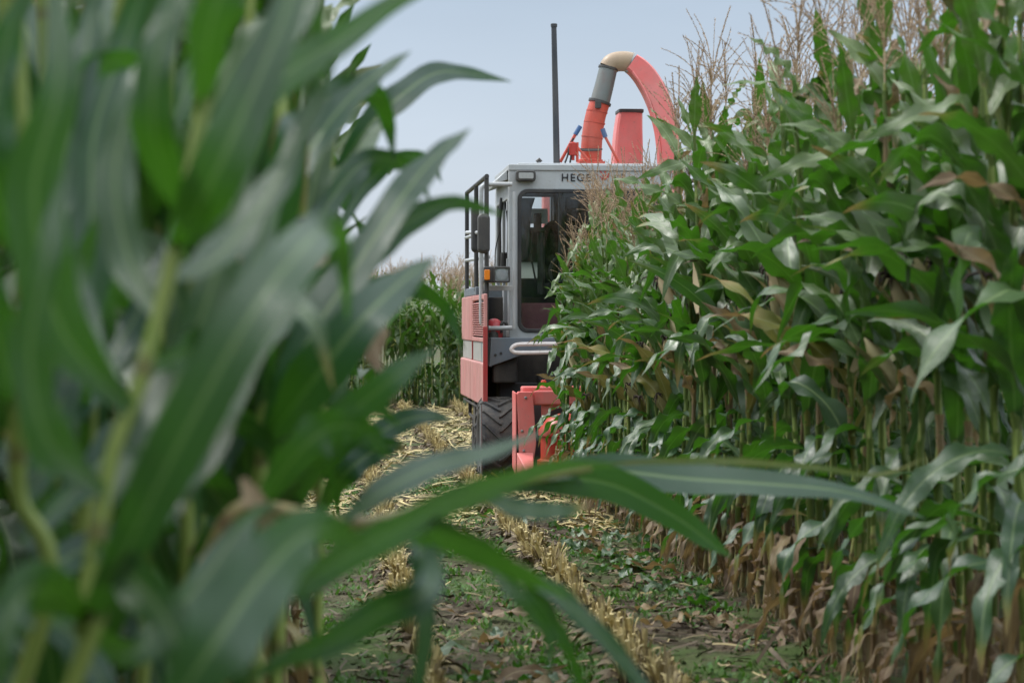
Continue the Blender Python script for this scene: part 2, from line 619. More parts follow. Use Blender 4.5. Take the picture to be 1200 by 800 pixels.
def make_plant(seed, H=2.3, nleaf=13, lod=0, th_scale=1.0):
    """one corn plant at the origin, leaf plane along local X; returns its part meshes"""
    rng = np.random.default_rng(seed)
    n = 20 if lod == 0 else 9
    ac = 5 if lod == 0 else 3
    nodes = 14
    zs = H * (np.linspace(0, 1, nodes) ** 1.08)
    lean = rng.normal(0, .035, 2)
    path = np.stack([lean[0] * (zs / H) ** 1.5 * H + .006 * (-1.0) ** np.arange(nodes), lean[1] * (zs / H) ** 1.5 * H + rng.normal(0, .004, nodes), zs], 1)
    stalk = MB()
    if lod == 0:
        fine, rad, vv = [], [], []
        for i in range(nodes - 1):
            r0 = .0135 * (1 - .62 * i / nodes)
            for q, k in ((0, 1.22), (.06, 1.0), (.5, .95), (.94, 1.0)):
                fine.append(path[i] * (1 - q) + path[i + 1] * q); rad.append(r0 * k); vv.append(i + q)
        fine.append(path[-1]); rad.append(.004); vv.append(nodes - 1)
        stalk.tube(fine, rad, 8)
        stalk.uv[-1][:, 1] = np.repeat(vv, 8)
        z = stalk.v[-1][:, 2]
        stalk.tone[-1] = np.stack([np.clip(.75 - z / H * 1.1, 0.0, 1), z * 0, z * 0], 1)
        for k in range(7):         # prop roots
            a = k * .9 + rng.uniform(0, .3)
            d = np.array((math.cos(a), math.sin(a), 0))
            stalk.tube([d * .01 + (0, 0, .07), d * .03 + (0, 0, .04), d * .055 + (0, 0, -.02)], .0035, 5, tone=(.7, 0, 0))
    else:
        stalk.tube(path[::3], np.linspace(.013, .004, len(path[::3])), 5, tone=(.4, 0, 0))
    fol = MB()
    az0 = rng.uniform(-.2, .2)
    traits = []
    kfold = rng.integers(4, nleaf - 2)
    kyel = rng.integers(3, nleaf - 3) if rng.random() < .28 else -1
    for k in range(nleaf):
        f = k / (nleaf - 1)
        z = H * ((.12 if lod == 0 else .06) + (.86 if lod == 0 else .92) * f ** .92)
        i = min(int(np.searchsorted(zs, z)), nodes - 1)
        i = max(i, 1)
        q = (z - zs[i - 1]) / (zs[i] - zs[i - 1])
        b = path[i - 1] * (1 - q) + path[i] * q
        az = az0 + math.pi * (k % 2) + rng.normal(0, .55)
        L = .86 * (.50 + .46 * math.sin(math.pi * min(1, .12 + f * .92) ** .9) - .13 * f) * rng.uniform(.88, 1.12)
        W = (.062 + .036 * math.sin(math.pi * min(1, f * .95 + .1))) * rng.uniform(.88, 1.14)
        th0 = R(rng.uniform(14, 30)); th1 = R(rng.uniform(80, 155) - 72 * f ** 1.6) * th_scale
        kink = None
        if k == kfold or rng.random() < .22:
            kink = (rng.uniform(.35, .7), R(rng.uniform(45, 95)))
        dry, tip, edge = rng.uniform(0, .07), rng.choice([.05, .25, .5], p=[.5, .3, .2]), 0.0
        wav, fold = rng.uniform(.14, .34), rng.uniform(.15, .45)
        pw = rng.uniform(1.0, 1.6)
        if f < .06 and lod == 0:                                                # dead leaf at the foot
            dry, L, W, th0, th1, wav, pw = rng.uniform(.7, 1), L * .62, W * .55, R(22), R(177), .3, .4
        elif f < .30:                                              # lower leaves droop beside the stalk
            th0, th1, pw, wav, L, W = R(24), R(rng.uniform(164, 176)), .45, .26, L * .74, W * .82
            if f < .2 and rng.random() < .3:
                dry, W = rng.uniform(.5, .95), W * .65
            elif rng.random() < .5:
                tip = .6
        elif f < .45 and rng.random() < .06:
            dry, tip, th1, wav = rng.uniform(.4, .85), .4, R(165), .3
        elif k == kyel:
            dry, tip = rng.uniform(.30, .5), .5
            traits.append('yellow')
        elif rng.random() < .055:
            dry, W, wav, L = rng.uniform(.68, .9), W * .6, .42, L * .6
            traits.append('brown')
        add_leaf(fol, b, az, L, W, th0, th1, rng, pw=pw, daz=rng.normal(0, .45), roll0=rng.normal(0, .2), roll1=rng.normal(0, 1.0),
                 kink=kink, n=n, across=ac, dry=dry, tip=tip, wav=wav, fold=fold, edge=edge, young=f if lod == 0 else .6 + .5 * f)  # leaf colour paler with height, as if sunlit; distant corn more so
        if lod == 0:               # the sheath below the blade
            h = .12
            p2 = [b + (0, 0, -h), b + (0, 0, -.02), b + (0, 0, .012)]
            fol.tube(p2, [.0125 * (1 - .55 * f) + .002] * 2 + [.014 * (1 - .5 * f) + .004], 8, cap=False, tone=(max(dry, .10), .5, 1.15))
            fol.uv[-1][:, 0] = .5
    if lod == 0:                   # tangle of dead sheaths at the foot
        for k in range(3):
            a = rng.uniform(0, 6.28)
            add_leaf(fol, (0, 0, rng.uniform(.12, .5)), a, rng.uniform(.15, .30), .045, R(60), R(178), rng, pw=.4, n=10, across=3, dry=rng.uniform(.85, 1), wav=.5)
    tas = make_tassel(rng, path[-1], rng.uniform(.34, .54), int(rng.integers(11, 18)), lod)
    out = {'stalk': stalk, 'foliage': fol, 'tassel': tas}
    ze = H * rng.uniform(.42, .56)
    i = int(np.searchsorted(zs, ze))
    if lod == 0:
        dry = float(rng.choice([.25, .8], p=[.4, .6]))
        out['ear'], out['silk'] = make_ear(rng, path[i] + (.0, .0, .0), az0 + rng.choice([0, math.pi]) + rng.normal(0, .5), R(rng.uniform(22, 45)), rng.uniform(.19, .25), dry)
        traits.append('dryear' if dry > .5 else 'greenear')
    return out, traits


PART_MATS = {'stalk': M_STALK, 'foliage': M_LEAF, 'tassel': M_TASSEL, 'ear': M_HUSK, 'silk': M_SILK}
NV = 16
VARIANTS = []
for s in range(NV):
    parts, traits = make_plant(100 + s, H=2.22 + .12 * math.sin(s * 2.1), nleaf=15 + s % 3)
    rec = {'fol': np.vstack(parts['foliage'].v), 'traits': traits, 'me': {}}
    for k, mb in parts.items():
        rec['me'][k] = mb.mesh("corn_" + k, PART_MATS[k], smooth=k != 'tassel')
    VARIANTS.append(rec)
PROTO = {}


def plant_proto(v, group):
    """first plant of a variant; later ones are copies of it and of its parts"""
    root = empty('corn_plant', (0, 0, 0))
    me = VARIANTS[v]['me']
    link('stalk', me['stalk'], root)
    link('foliage', me['foliage'], root)
    link('tassel', me['tassel'], root)
    link('silk', me['silk'], link('ear', me['ear'], root))
    return root


def copy_tree(o, parent=None):
    c = o.copy()
    COL.objects.link(c)
    c.parent = parent
    for ch in list(o.children):
        copy_tree(ch, c)
    return c


def place_plant(v, x, y, rz, sc, tilt=(0, 0)):
    if v not in PROTO:
        PROTO[v] = o = plant_proto(v, None)
    else:
        o = copy_tree(PROTO[v])
    o.location = (x, y, 0)
    o.rotation_euler = (tilt[0], tilt[1], rz)
    o.scale = (sc, sc, sc)
    return o


def world_leaves(v, x, y, rz, sc):
    p = VARIANTS[v]['fol'][::3] * sc
    c, s = math.cos(rz), math.sin(rz)
    return np.stack([p[:, 0] * c - p[:, 1] * s + x, p[:, 0] * s + p[:, 1] * c + y, p[:, 2]], 1)


TRAIT_WORDS = {'yellow': 'with yellowed leaf', 'brown': 'with brown leaf', 'dryear': 'with tan ear', 'greenear': 'with greenish ear'}
USED = {}


def label_plant(o, v, place, group):
    t = [TRAIT_WORDS[q] for q in dict.fromkeys(VARIANTS[v]['traits'])]
    USED.setdefault((place, v), 0)
    lab = f"green corn plant {t[v % len(t)]}, {place}"
    tag(o, lab, "corn plant", group)


rng0 = np.random.default_rng(7)
# --- the standing rows right of the path
XR = [2.05, 2.85, 3.65]
for ri, (X, d0, d1, step) in enumerate(((XR[0], 5.2, 16.25, .128), (XR[1], 7.2, 16.0, .155), (XR[2], 9.0, 16.2, .19))):
    y = d0
    k = 0
    rowname = ("front row of the right block", "second row of the right block", "third row of the right block")[ri]
    while y < d1:
        v = int(rng0.integers(0, NV))
        sc = rng0.uniform(.94, 1.14)
        if y > (11.2, 13.2, 15)[ri]:
            sc = rng0.uniform(.83, .93) if y < 14.4 else rng0.uniform(.90, .99)
        x = X + rng0.normal(0, .035)
        if y > 14.4 and ri == 0:
            if rng0.random() < .5:
                x, sc = X + .16 + rng0.normal(0, .04), rng0.uniform(.93, 1.02)
            else:
                x, sc = X - .09 + rng0.normal(0, .03), rng0.uniform(.78, .86)
        best = None
        for tr in range(14):
            rz = rng0.uniform(0, 6.28)
            px, py = project(world_leaves(v, x, y, rz, sc))
            if y > 11.5:
                lim = np.interp(py, [0, 190, 230, 300, 350, 440, 470, 540, 600], [690, 690, 698, 668, 648, 630, 630, 634, 630])
                bad = np.maximum(lim - px, 0).sum() + (py < 205)[px < 770].sum() * 2
            else:
                bad = np.maximum(690 - px, 0)[py < 560].sum()
            if best is None or bad < best[0]:
                best = (bad, rz)
            if bad == 0:
                break
        o = place_plant(v, x, y, best[1], sc, (rng0.normal(0, .03), rng0.normal(0, .03)))
        sec = "beside the harvester header" if y > 14 else "halfway along" if y > 11 else "short of halfway" if y > 8 else "at its near end"
        label_plant(o, v, f"{rowname}, {sec}", "corn plants standing right of the path")
        y += (.6 if y > 14.2 and ri == 0 else 1) * step * rng0.uniform(.75, 1.25)
        k += 1

# --- the standing plants left of the path, close to the camera
LIM_Y = [-200, 0, 60, 100, 150, 240, 300, 360, 420, 480, 540, 600, 650, 720, 900]
LIM_X = [390, 390, 400, 420, 430, 420, 410, 400, 390, 360, 370, 350, 320, 320, 320]
for ri, (X, d0, d1, step) in enumerate(((-.22, 3.5, 8.6, .14), (-.95, 3.9, 8.8, .18), (-1.7, 6.4, 9.0, .2))):
    y = d0
    rowname = ("edge row left of path", "second row left of path", "third row left of path")[ri]
    while y < d1:
        v = int(rng0.integers(0, NV))
        sc = rng0.uniform(.98, 1.12)
        x = X + rng0.normal(0, .035) - (.10 if ri == 0 and y < 3 else 0)
        best = None
        for tr in range(60):
            rz = rng0.uniform(0, 6.28)
            v = int(rng0.integers(0, NV))
            px, py = project(world_leaves(v, x, y, rz, sc))
            bad = np.maximum(px - np.interp(py, LIM_Y, LIM_X), 0).sum()
            if best is None or bad < best[0]:
                best = (bad, rz, v)
            if bad == 0:
                break
        v = best[2]
        o = place_plant(v, x, y, best[1], sc, (rng0.normal(0, .03), rng0.normal(0, .03)))
        sec = "far end" if y > 7 else "middle" if y > 4.5 else  "near part"
        label_plant(o, v, f"{rowname}, {sec}", "corn plants standing left of the path")
        y += step * rng0.uniform(.75, 1.25)

# --- far standing corn and the rest of the right block: one mass
far_variants = [make_plant(500 + s, H=2.2, nleaf=13, lod=1)[0] for s in range(8)]
FARM = [M_STALK, M_LEAF, M_TASSEL]
mass, mass2 = MB(), MB()


def mass_plant(mb, x, y, sc):
    p = far_variants[int(rng0.integers(0, 8))]
    M = Matrix.Translation((x, y, 0)) @ Matrix.Rotation(rng0.uniform(0, 6.28), 4, 'Z') @ Matrix.Rotation(rng0.normal(0, .04), 4, 'X') @ Matrix.Scale(sc, 4)
    for mi, k in enumerate(('stalk', 'foliage', 'tassel')):
        mb.merge(p[k], M, mi)


for X in np.arange(-7.5, 9.0, .75):
    for k in range(16 if -2.5 < X < 3.2 else 6):
        mass_plant(mass, X + rng0.normal(0, .05), 33.0 + k * .36 + rng0.uniform(-.07, .07), rng0.uniform(.83, 1.0))
for yh in (32.6, 33.6, 35.0):              # headland rows across the ends
    for X in np.arange(-3.0, 3.4, .115):
        mass_plant(mass, X + rng0.normal(0, .05), yh + rng0.normal(0, .12), rng0.uniform(.80, .98))
for X, y0, y1 in ((4.38, 11, 33), (5.13, 13, 33), (3.63, 16.4, 33)):
    y = y0
    while y < y1:
        mass_plant(mass2, X + rng0.normal(0, .04), y, rng0.uniform(.96, 1.1))
        y += .24
for nm, mb, lab in (("distant_corn_field", mass, "wall of standing corn with tan tassels closing the far end of the cut strip"),
                    ("corn_field", mass2, "mass of standing corn deeper in the block right of the harvester")):
    tag(link(nm, mb.mesh(nm, FARM, smooth=True)), lab, "corn", kind='stuff')

# same field carried on unseen around the camera, added to shade the left plants
shade_mass = MB()
for X in (-1.5, -2.2, -3.0):
    for y in np.arange(-3.0, 3.0 if X < -2 else 1.2, .15):
        mass_plant(shade_mass, X + rng0.normal(0, .05), y, rng0.uniform(.98, 1.12))
for X in np.arange(-.9, 2.2, .62):
    for y in np.arange(-2.6, -.42, .14):
        mass_plant(shade_mass, X + rng0.normal(0, .05), y, rng0.uniform(.96, 1.1))
for y in np.arange(-.7, 1.5, .11):
    mass_plant(shade_mass, -.92 + rng0.normal(0, .04), y, rng0.uniform(.98, 1.12))
for X, y0, y1 in ((-1.15, 1.6, 3.7), (-1.75, 1.3, 6.2), (-2.45, 3.1, 9.5), (-3.2, 3.1, 10.0), (-3.9, 2.0, 10.0)):
    for y in np.arange(y0, y1, .15):
        mass_plant(shade_mass, X + rng0.normal(0, .05), y, rng0.uniform(1.0, 1.14))
tag(link("corn_field", shade_mass.mesh("corn_field", FARM, smooth=True)), "unseen mass of standing corn around the camera, added to shade the left plants", "corn", kind='stuff')


# ------------------------------------------------------------------ ground
def ground_height(x, y):
    return 0.0


gx = np.concatenate([-np.geomspace(900, 3.2, 16), np.arange(-3.0, 4.6, .055), np.geomspace(4.8, 900, 16)])
gy = np.concatenate([-np.geomspace(300, 1.2, 10), np.arange(-1.0, 18, .075), np.arange(18, 36, .25), np.geomspace(37, 1500, 18)])
GX, GY = np.meshgrid(gx, gy)
rg = np.random.default_rng(3)


def value_noise(x, y, s, seed):
    r = np.random.default_rng(seed).uniform(-1, 1, (256, 256))
    x, y = x / s, y / s
    i, j = np.floor(x).astype(int), np.floor(y).astype(int)
    u, v = x - i, y - j
    u, v = u * u * (3 - 2 * u), v * v * (3 - 2 * v)
    g = lambda a, b: r[a % 256, b % 256]
    return (g(i, j) * (1 - u) + g(i + 1, j) * u) * (1 - v) + (g(i, j + 1) * (1 - u) + g(i + 1, j + 1) * u) * v


GZ = .022 * value_noise(GX, GY, .45, 1) + .016 * value_noise(GX, GY, .17, 2) + .010 * value_noise(GX, GY, .08, 3)
for X in (1.2, .38, 2.05, 2.85):
    GZ += .035 * np.exp(-((GX - X) / .16) ** 2)      # slight ridge along each row
fade = np.clip(1 - (np.abs(GX) - 4) / 4, 0, 1) * np.clip(1 - (GY - 34) / 4, 0, 1)
GZ *= fade
nx, ny = len(gx), len(gy)
g = MB()
g.add(np.stack([GX, GY, GZ], 2).reshape(-1, 3), [(j * nx + i, j * nx + i + 1, (j + 1) * nx + i + 1, (j + 1) * nx + i) for j in range(ny - 1) for i in range(nx - 1)])
tag(link("ground", g.mesh("ground", M_SOIL, smooth=True)), kind='structure')


# ------------------------------------------------------------------ stubble
def make_stub(seed):
    r = np.random.default_rng(seed)
    mb = MB()
    h = r.uniform(.10, .17)
    l = r.normal(0, .16, 2) * h
    mb.tube([(0, 0, -.03), (l[0] * .4, l[1] * .4, h * .5), (l[0], l[1], h)], [.011, .0098, .0094], 8, tone=(r.uniform(.35, .8), 0, 0))
    for k in range(26):
        a = r.uniform(0, 6.28)
        d = np.array((math.cos(a), math.sin(a), 0))
        n = 6
        t = np.linspace(0, 1, n)
        hh = h * r.uniform(.7, 1.25)
        sp = r.uniform(.0, .06)
        P = d * (.014 + sp * t ** 2)[:, None] + np.array((l[0], l[1], 0)) * t[:, None] + np.array((0, 0, 1.0)) * (t * hh - (.05 * sp / .05 * t ** 4))[:, None]
        S = np.tile(np.array((-d[1], d[0], 0)), (n, 1))
        V = np.stack([P - S * .0058 * (1 - .3 * t)[:, None], P + S * .0058 * (1 - .3 * t)[:, None]], 1).reshape(-1, 3)
        tn = r.uniform(.25, 1.0)
        mb.add(V, [(2 * i, 2 * i + 1, 2 * i + 3, 2 * i + 2) for i in range(n - 1)], tone=np.stack([np.clip(tn * (.15 + .95 * np.repeat(t, 2)), 0, 1), np.zeros(2 * n), np.zeros(2 * n)], 1))
    for k in range(4):             # brown leaf bits at the foot
        a = r.uniform(0, 6.28)
        add_leaf(mb, (0, 0, .05), a, r.uniform(.08, .2), .03, R(60), R(150), r, n=6, across=3, dry=.0, wav=.4)
        mb.tone[-1][:, 0] = r.uniform(0, .45)
    return mb


stub_mb = [make_stub(40 + s) for s in range(10)]
stub_me = [mb.mesh("corn_stub", M_STRAW) for mb in stub_mb]
rest = MB()
rs = np.random.default_rng(11)
for ri, X in enumerate((1.2, .38)):
    y = 3.6
    while y < 33:
        x = X + rs.normal(0, .03)
        v = int(rs.integers(0, 10))
        rz = rs.uniform(0, 6.28)
        sc = rs.uniform(.85, 1.15)
        if y < 15.5:
            if not (ri == 1 and rs.random() < .25):
                o = link("corn_stub", stub_me[v])
                o.location = (x, y, .02)
                o.rotation_euler = (rs.normal(0, .08), rs.normal(0, .08), rz)
                o.scale = (sc, sc, sc)
                where = "near end" if y < 6 else "a little further along" if y < 8.5 else "middle stretch" if y < 12 else "far stretch"
                tag(o, f"cut pale corn stub in the {'right' if ri == 0 else 'left'} stubble line, {where}", "corn stub", "corn stubs along the path")
        elif y < 32:
            rest.merge(stub_mb[v], Matrix.Translation((x, y, .0)) @ Matrix.Rotation(rz, 4, 'Z') @ Matrix.Scale(sc, 4))
        y += .075 * rs.uniform(.7, 1.3)
for X in (-.42, -1.22, -2.02, -2.8, 2.05, 2.85):
    y = 9.2 if X < 0 else 20.5
    while y < 32:
        rest.merge(stub_mb[int(rs.integers(0, 10))], Matrix.Translation((X + rs.normal(0, .05), y, 0)) @ Matrix.Rotation(rs.uniform(0, 6.28), 4, 'Z') @ Matrix.Scale(rs.uniform(.9, 1.3), 4))
        y += .15 * rs.uniform(.7, 1.3)
tag(link("stubble", rest.mesh("stubble", M_STRAW)), "yellow stubble of the cut strip running back to the far corn", "stubble", kind='stuff')

# ------------------------------------------------------------------ straw, weeds, leaf litter
straw = MB()


def straw_bit(mb, x, y, z, L, W, tone, lift=0.0):
    a = rs.uniform(0, 6.28)
    d = np.array((math.cos(a), math.sin(a), 0)); s = np.array((-d[1], d[0], rs.normal(0, .4)))
    n = 4
    t = np.linspace(-.5, .5, n)
    c = rs.normal(0, .25)
    P = np.array((x, y, z)) + d * (t * L)[:, None] + s * (c * L * t * t)[:, None]
    P[:, 2] = z + abs(rs.normal(0, .012)) + lift * (t + .5) * L + rs.normal(0, .004, n)
    V = np.stack([P - s * W / 2, P + s * W / 2], 1).reshape(-1, 3)
    mb.add(V, [(2 * i, 2 * i + 1, 2 * i + 3, 2 * i + 2) for i in range(n - 1)], tone=(tone, 0, 0))


for k in range(19000):             # chopped straw on the cut strip
    if k < 14500:
        x, y = rs.uniform(-3.0, 2.0), rs.uniform(12.5, 32.5)
        if y > 20 and rs.random() < .35:
            x = rs.uniform(1.5, 4.5)
    else:
        x, y = rs.uniform(-.6, 2.0), rs.uniform(3.5, 16)
        if k % 2:
            x = rs.choice([1.2, .38, 1.85]) + rs.normal(0, .12)
    straw_bit(straw, x, y, .012, rs.uniform(.04, .26) * (1 if y > 13 else .65), rs.uniform(.006, .020) * (1 if y > 13 else .8), np.clip(rs.normal(.55 if y > 13 else .08, .22), 0, 1), lift=abs(rs.normal(0, .25)) if rs.random() < .35 else 0)
tag(link("straw_litter", straw.mesh("straw_litter", M_STRAW)), "chopped dry straw and leaf scraps strewn over the cut strip", "straw", kind='stuff')

weeds = MB()
for k in range(6500):
    x, y = rs.uniform(-.1, 2.0), 3.4 + 14 * rs.random() ** 1.3
    if value_noise(np.array([x]), np.array([y]), .5, 21)[0] + rs.normal(0, .35) < .05:
        continue
    for q in range(int(rs.integers(4, 9))):
        a, L = rs.uniform(0, 6.28), rs.uniform(.015, .05)
        th = rs.uniform(.3, 1.3)
        b = np.array((x + rs.normal(0, .022), y + rs.normal(0, .022), .005 + .02 * rs.random()))
        d = np.array((math.sin(th) * math.cos(a), math.sin(th) * math.sin(a), math.cos(th)))
        s = np.array((-math.sin(a), math.cos(a), 0)) * L * .22
        weeds.add([b, b + d * L * .55 + s, b + d * L, b + d * L * .55 - s], [(0, 1, 2, 3)], tone=(rs.uniform(.1, 1), 0, 0))
tag(link("weeds", weeds.mesh("weeds", M_WEED)), "small green weeds sprouting on the bare soil of the path", "weeds", kind='stuff')

clods = MB()
for k in range(5200):
    x, y = rs.uniform(-.3, 2.1), 3.3 + 13 * rs.random() ** 1.25
    i, j = np.argmin(abs(gx - x)), np.argmin(abs(gy - y))
    s = rs.uniform(.004, .016) if rs.random() < .93 else rs.uniform(.016, .032)
    d = rs.normal(size=(6, 3)) * .22 + np.array([(1, 0, 0), (-1, 0, 0), (0, 1, 0), (0, -1, 0), (0, 0, .8), (0, 0, -.8)])
    clods.add(np.array((x, y, GZ[j, i])) + d * s, [(0, 2, 4), (2, 1, 4), (1, 3, 4), (3, 0, 4), (2, 0, 5), (1, 2, 5), (3, 1, 5), (0, 3, 5)])
tag(link("soil_crumbs", clods.mesh("soil_crumbs", M_SOIL)), "loose crumbs and small clods of dark soil on the path", "soil", kind='stuff')

# fallen leaves one could pick up
fl_me = []
for s in range(8):
    r = np.random.default_rng(900 + s)
    mb = MB()
    L, W = r.uniform(.20, .45), r.uniform(.035, .065)
    n = 16
    t = np.linspace(0, 1, n)
    a = np.cumsum(r.normal(0, .12, n)) + np.linspace(0, r.normal(0, .9), n)
    P = np.stack([np.cumsum(np.cos(a)) * L / n, np.cumsum(np.sin(a)) * L / n, .02 + .03 * np.abs(np.sin(t * r.uniform(3, 7) + r.uniform(0, 3)))], 1)
    P[:, 0] -= P[:, 0].mean(); P[:, 1] -= P[:, 1].mean()
    T = np.gradient(P, axis=0); T /= np.linalg.norm(T, axis=1)[:, None]
    S = np.cross((0, 0, 1.0), T); S /= np.linalg.norm(S, axis=1)[:, None]
    N = np.cross(T, S)
    rr = r.normal(0, .5) + r.normal(0, .7) * t
    S2 = S * np.cos(rr)[:, None] + N * np.sin(rr)[:, None]
    add_strip(mb, P, S2, np.cross(T, S2), W, r, dry=(.03 if s < 4 else r.uniform(.7, 1)), tip=.1 if s < 4 else 0, wav=.3)
    z = mb.v[-1][:, 2]
    mb.v[-1][:, 2] = z - z.min() + .004
    fl_me.append(mb.mesh("fallen_leaf", M_LEAF, smooth=True))
spots = []
for k in range(46):                # the heap knocked down at the foot of the front row
    spots.append((rs.normal(1.72, .13), rs.normal(10.9, .9), int(rs.integers(0, 6)), "in the knocked down heap by the right corn"))
for k in range(22):
    spots.append((rs.normal(1.88, .07), rs.uniform(4.6, 9.5), int(rs.integers(2, 8)), "at the foot of the front right row"))
for k in range(26):
    spots.append((rs.normal(.75, .2), rs.normal(7.4, .9), int(rs.integers(0, 8)), "lying between the two stubble lines"))
for k in range(22):
    spots.append((rs.uniform(.2, 1.3), rs.uniform(9, 15), int(rs.integers(0, 8)), "on the cut ground short of the harvester"))
for k, (x, y, v, where) in enumerate(spots):
    o = link("fallen_leaf", fl_me[v])
    i, j = np.argmin(abs(gx - x)), np.argmin(abs(gy - y))
    o.location = (x, y, GZ[j, i] + .006 + .05 * rs.random() * (k < 46))
    o.rotation_euler = (rs.normal(0, .15), rs.normal(0, .15), rs.uniform(0, 6.28))
    kind = "green" if v < 4 else "dry brown"
    shape = ("nearly straight", "strongly curved", "short twisted", "long crumpled")[v % 4]
    tag(o, f"{kind} {shape} fallen corn leaf {where}", "fallen leaf", "corn leaves fallen on the ground")


# ------------------------------------------------------------------ the harvester
PINK = paint("faded red paint", (.79, .15, .14), .36, (.36, .24, .21), .6, fade=(.83, .25, .235))
SIDE = paint("dull red panel paint", (.50, .185, .17), .55, (.26, .19, .16), .7, fade=(.57, .26, .235))
RED = paint("orange red paint", (.60, .055, .025), .38, (.15, .07, .05), .6)
DRED = paint("dark red edge", (.36, .03, .03), .45, (.12, .08, .07), .5)
GREY = paint("light grey cab paint", (.42, .445, .455), .42, (.20, .17, .14), .5, scale=4)
SILVER = paint("silver tube paint", (.46, .48, .49), .35, (.22, .17, .13), .5, scale=14)
BLUEGREY = paint("blue grey steel", (.115, .145, .175), .5, (.14, .12, .10), .5)
CREAM = paint("cream inset", (.37, .365, .34), .55, (.20, .18, .15), .6)
BLACK = paint("black plastic", (.018, .019, .021), .42, (.07, .06, .055), .35, streak=False)
DARK = paint("dark underside", (.012, .012, .013), .8, (.04, .035, .03), .5)
GALV = paint("galvanised pipe", (.16, .185, .18), .38, (.21, .09, .075), .55, metallic=.35)
TAN = paint("tan elbow", (.40, .285, .18), .45, (.20, .14, .09), .5, fade=(.34, .24, .16))
WHITE = paint("white rail", (.70, .66, .63), .4, (.35, .18, .15), .4, scale=16)
POLE = paint("blue black pole", (.022, .030, .042), .45, (.05, .05, .05), .3)
SEATM = plain("cab upholstery", (.012, .012, .014), (.03, .03, .034), 30, .85)
MAROON = plain("maroon cab lining", (.42, .16, .19), (.52, .22, .24), 12, .75)
PALE = plain("pale cab panel", (.66, .70, .66), (.75, .78, .74), 9, .7)
INNER = plain("dark cab lining", (.09, .092, .095), (.14, .14, .145), 20, .8)
RUBBER = paint("tyre rubber", (.028, .030, .034), .75, (.17, .145, .115), .75, streak=False, scale=9, spec=.3)
BLUE = paint("blue fitting", (.03, .10, .25), .4, (.05, .05, .05), .3)
GLASS = glass("cab glass", (.84, .87, .87), .012)
LENS = glass("lamp glass", (.95, .96, .97), .0)


def simple(name, col, rough, metallic=0.0, emit=None):
    m = NT(name)
    p = m.n("ShaderNodeBsdfPrincipled")
    tc = m.n("ShaderNodeTexCoord").outputs["Object"]
    m.l(m.mix(m.noise(tc, 40, 3), tuple(c * .8 for c in col), tuple(min(1, c * 1.15) for c in col)), p.inputs["Base Color"])
    p.inputs["Roughness"].default_value = rough
    p.inputs["Metallic"].default_value = metallic
    m.l(p.outputs[0], m.out.inputs[0])
    return m.m


AMBER = simple("amber lens", (.75, .22, .02), .2)
REFL = simple("lamp reflector", (.88, .89, .90), .5)
REFD = simple("work lamp lens", (.42, .42, .40), .3, .4)
INK = simple("black letters", (.012, .012, .016), .6)
REDINK = simple("red letters", (.55, .03, .03), .6)
STEEL = simple("worn steel", (.30, .30, .29), .4, .7)

Y0 = 17.9                                  # plane of the cab front
CX = 2.39                                  # the machine's centre line
HO = Vector((CX, 19.0, 0.0))
harv = empty("forage_harvester", HO)
tag(harv, "red and grey forage harvester with curved pink discharge spout above its cab", "harvester")


def xz(px, py, Y=Y0):
    p = atY(px, py, Y)
    return p.x, p.z


def part(name, mb, mat, parent=harv, smooth=False, bevel=.008, weld=False):
    o = link(name, mb.mesh(name, mat, smooth, HO), parent)
    if bevel:
        b = o.modifiers.new("bevel", 'BEVEL')
        b.width = bevel; b.segments = 2; b.limit_method = 'ANGLE'; b.angle_limit = R(40)
        b.harden_normals = False
    if smooth:
        e = o.modifiers.new("split", 'EDGE_SPLIT'); e.split_angle = R(38)
    return o


# --- cab shell
X0, ZT = xz(596.5, 197)
X1 = 2 * CX - X0
ZF = xz(600, 222)[1]                       # under the fascia
ZB = xz(600, 396)[1]
wx0, wz0 = xz(607, 389)
wz1 = xz(607, 222)[1]
wx1 = 2 * CX - wx0
YB = 19.35                                 # cab rear
cab = MB()
cab.frame(rrect(X0, X1, ZB, ZT, .012), rrect(wx0, wx1, wz0, wz1, .09), Y0, Y0 + .07)
for sx in (-1, 1):                         # side doors: frames with a tall light and a mid bar
    xa = X0 if sx < 0 else X1 - .045
    cab.frame(rrect(Y0 + .073, YB, ZB, ZT - .03, .01), rrect(Y0 + .15, YB - .12, ZB + .12, ZT - .27, .05), xa, xa + .045, axis='x')
    cab.box(xa + .004, xa + .04, Y0 + .70, Y0 + .77, ZB + .122, ZT - .272)
cabo = part("cab", cab, GREY)
rf = MB()
rf.box(X0 - .004, X1 + .004, Y0 - .012, YB + .04, ZT - .022, ZT + .035)
rf.box(X0 + .1, X1 - .1, Y0 + .15, YB - .1, ZT + .033, ZT + .06)
part("roof", rf, GREY, cabo)
for sx in (-1, 1):                         # gutter boxes along the roof sides
    gm = MB()
    xe = X0 if sx < 0 else X1
    pts = [(xe + sx * .006, ZT - .005), (xe + sx * .09, ZT - .085), (xe + sx * .085, ZT - .125), (xe + sx * .006, ZT - .10)]
    gm.prism(pts, Y0 + .10, YB - .1)
    part("roof_gutter", gm, GREY, cabo, bevel=.006)
inn = MB()
inn.box(X0 + .05, X1 - .05, Y0 + .075, YB - .055, ZB + .002, ZB + .06)                   # floor
inn.box(X0 + .06, X1 - .06, Y0 + .073, YB - .06, ZT - .09, ZT - .035)                    # head lining
zr = lambda py: xz(600, py, YB)[1]
inn.box(X0 + .05, X1 - .05, YB - .075, YB - .01, zr(231), ZT - .092)
inn.box(X0 + .05, X0 + .56, YB - .075, YB - .01, zr(307), zr(270))
inn.box(X0 + .56, X1 - .05, YB - .075, YB - .01, zr(326), zr(231) - .002)
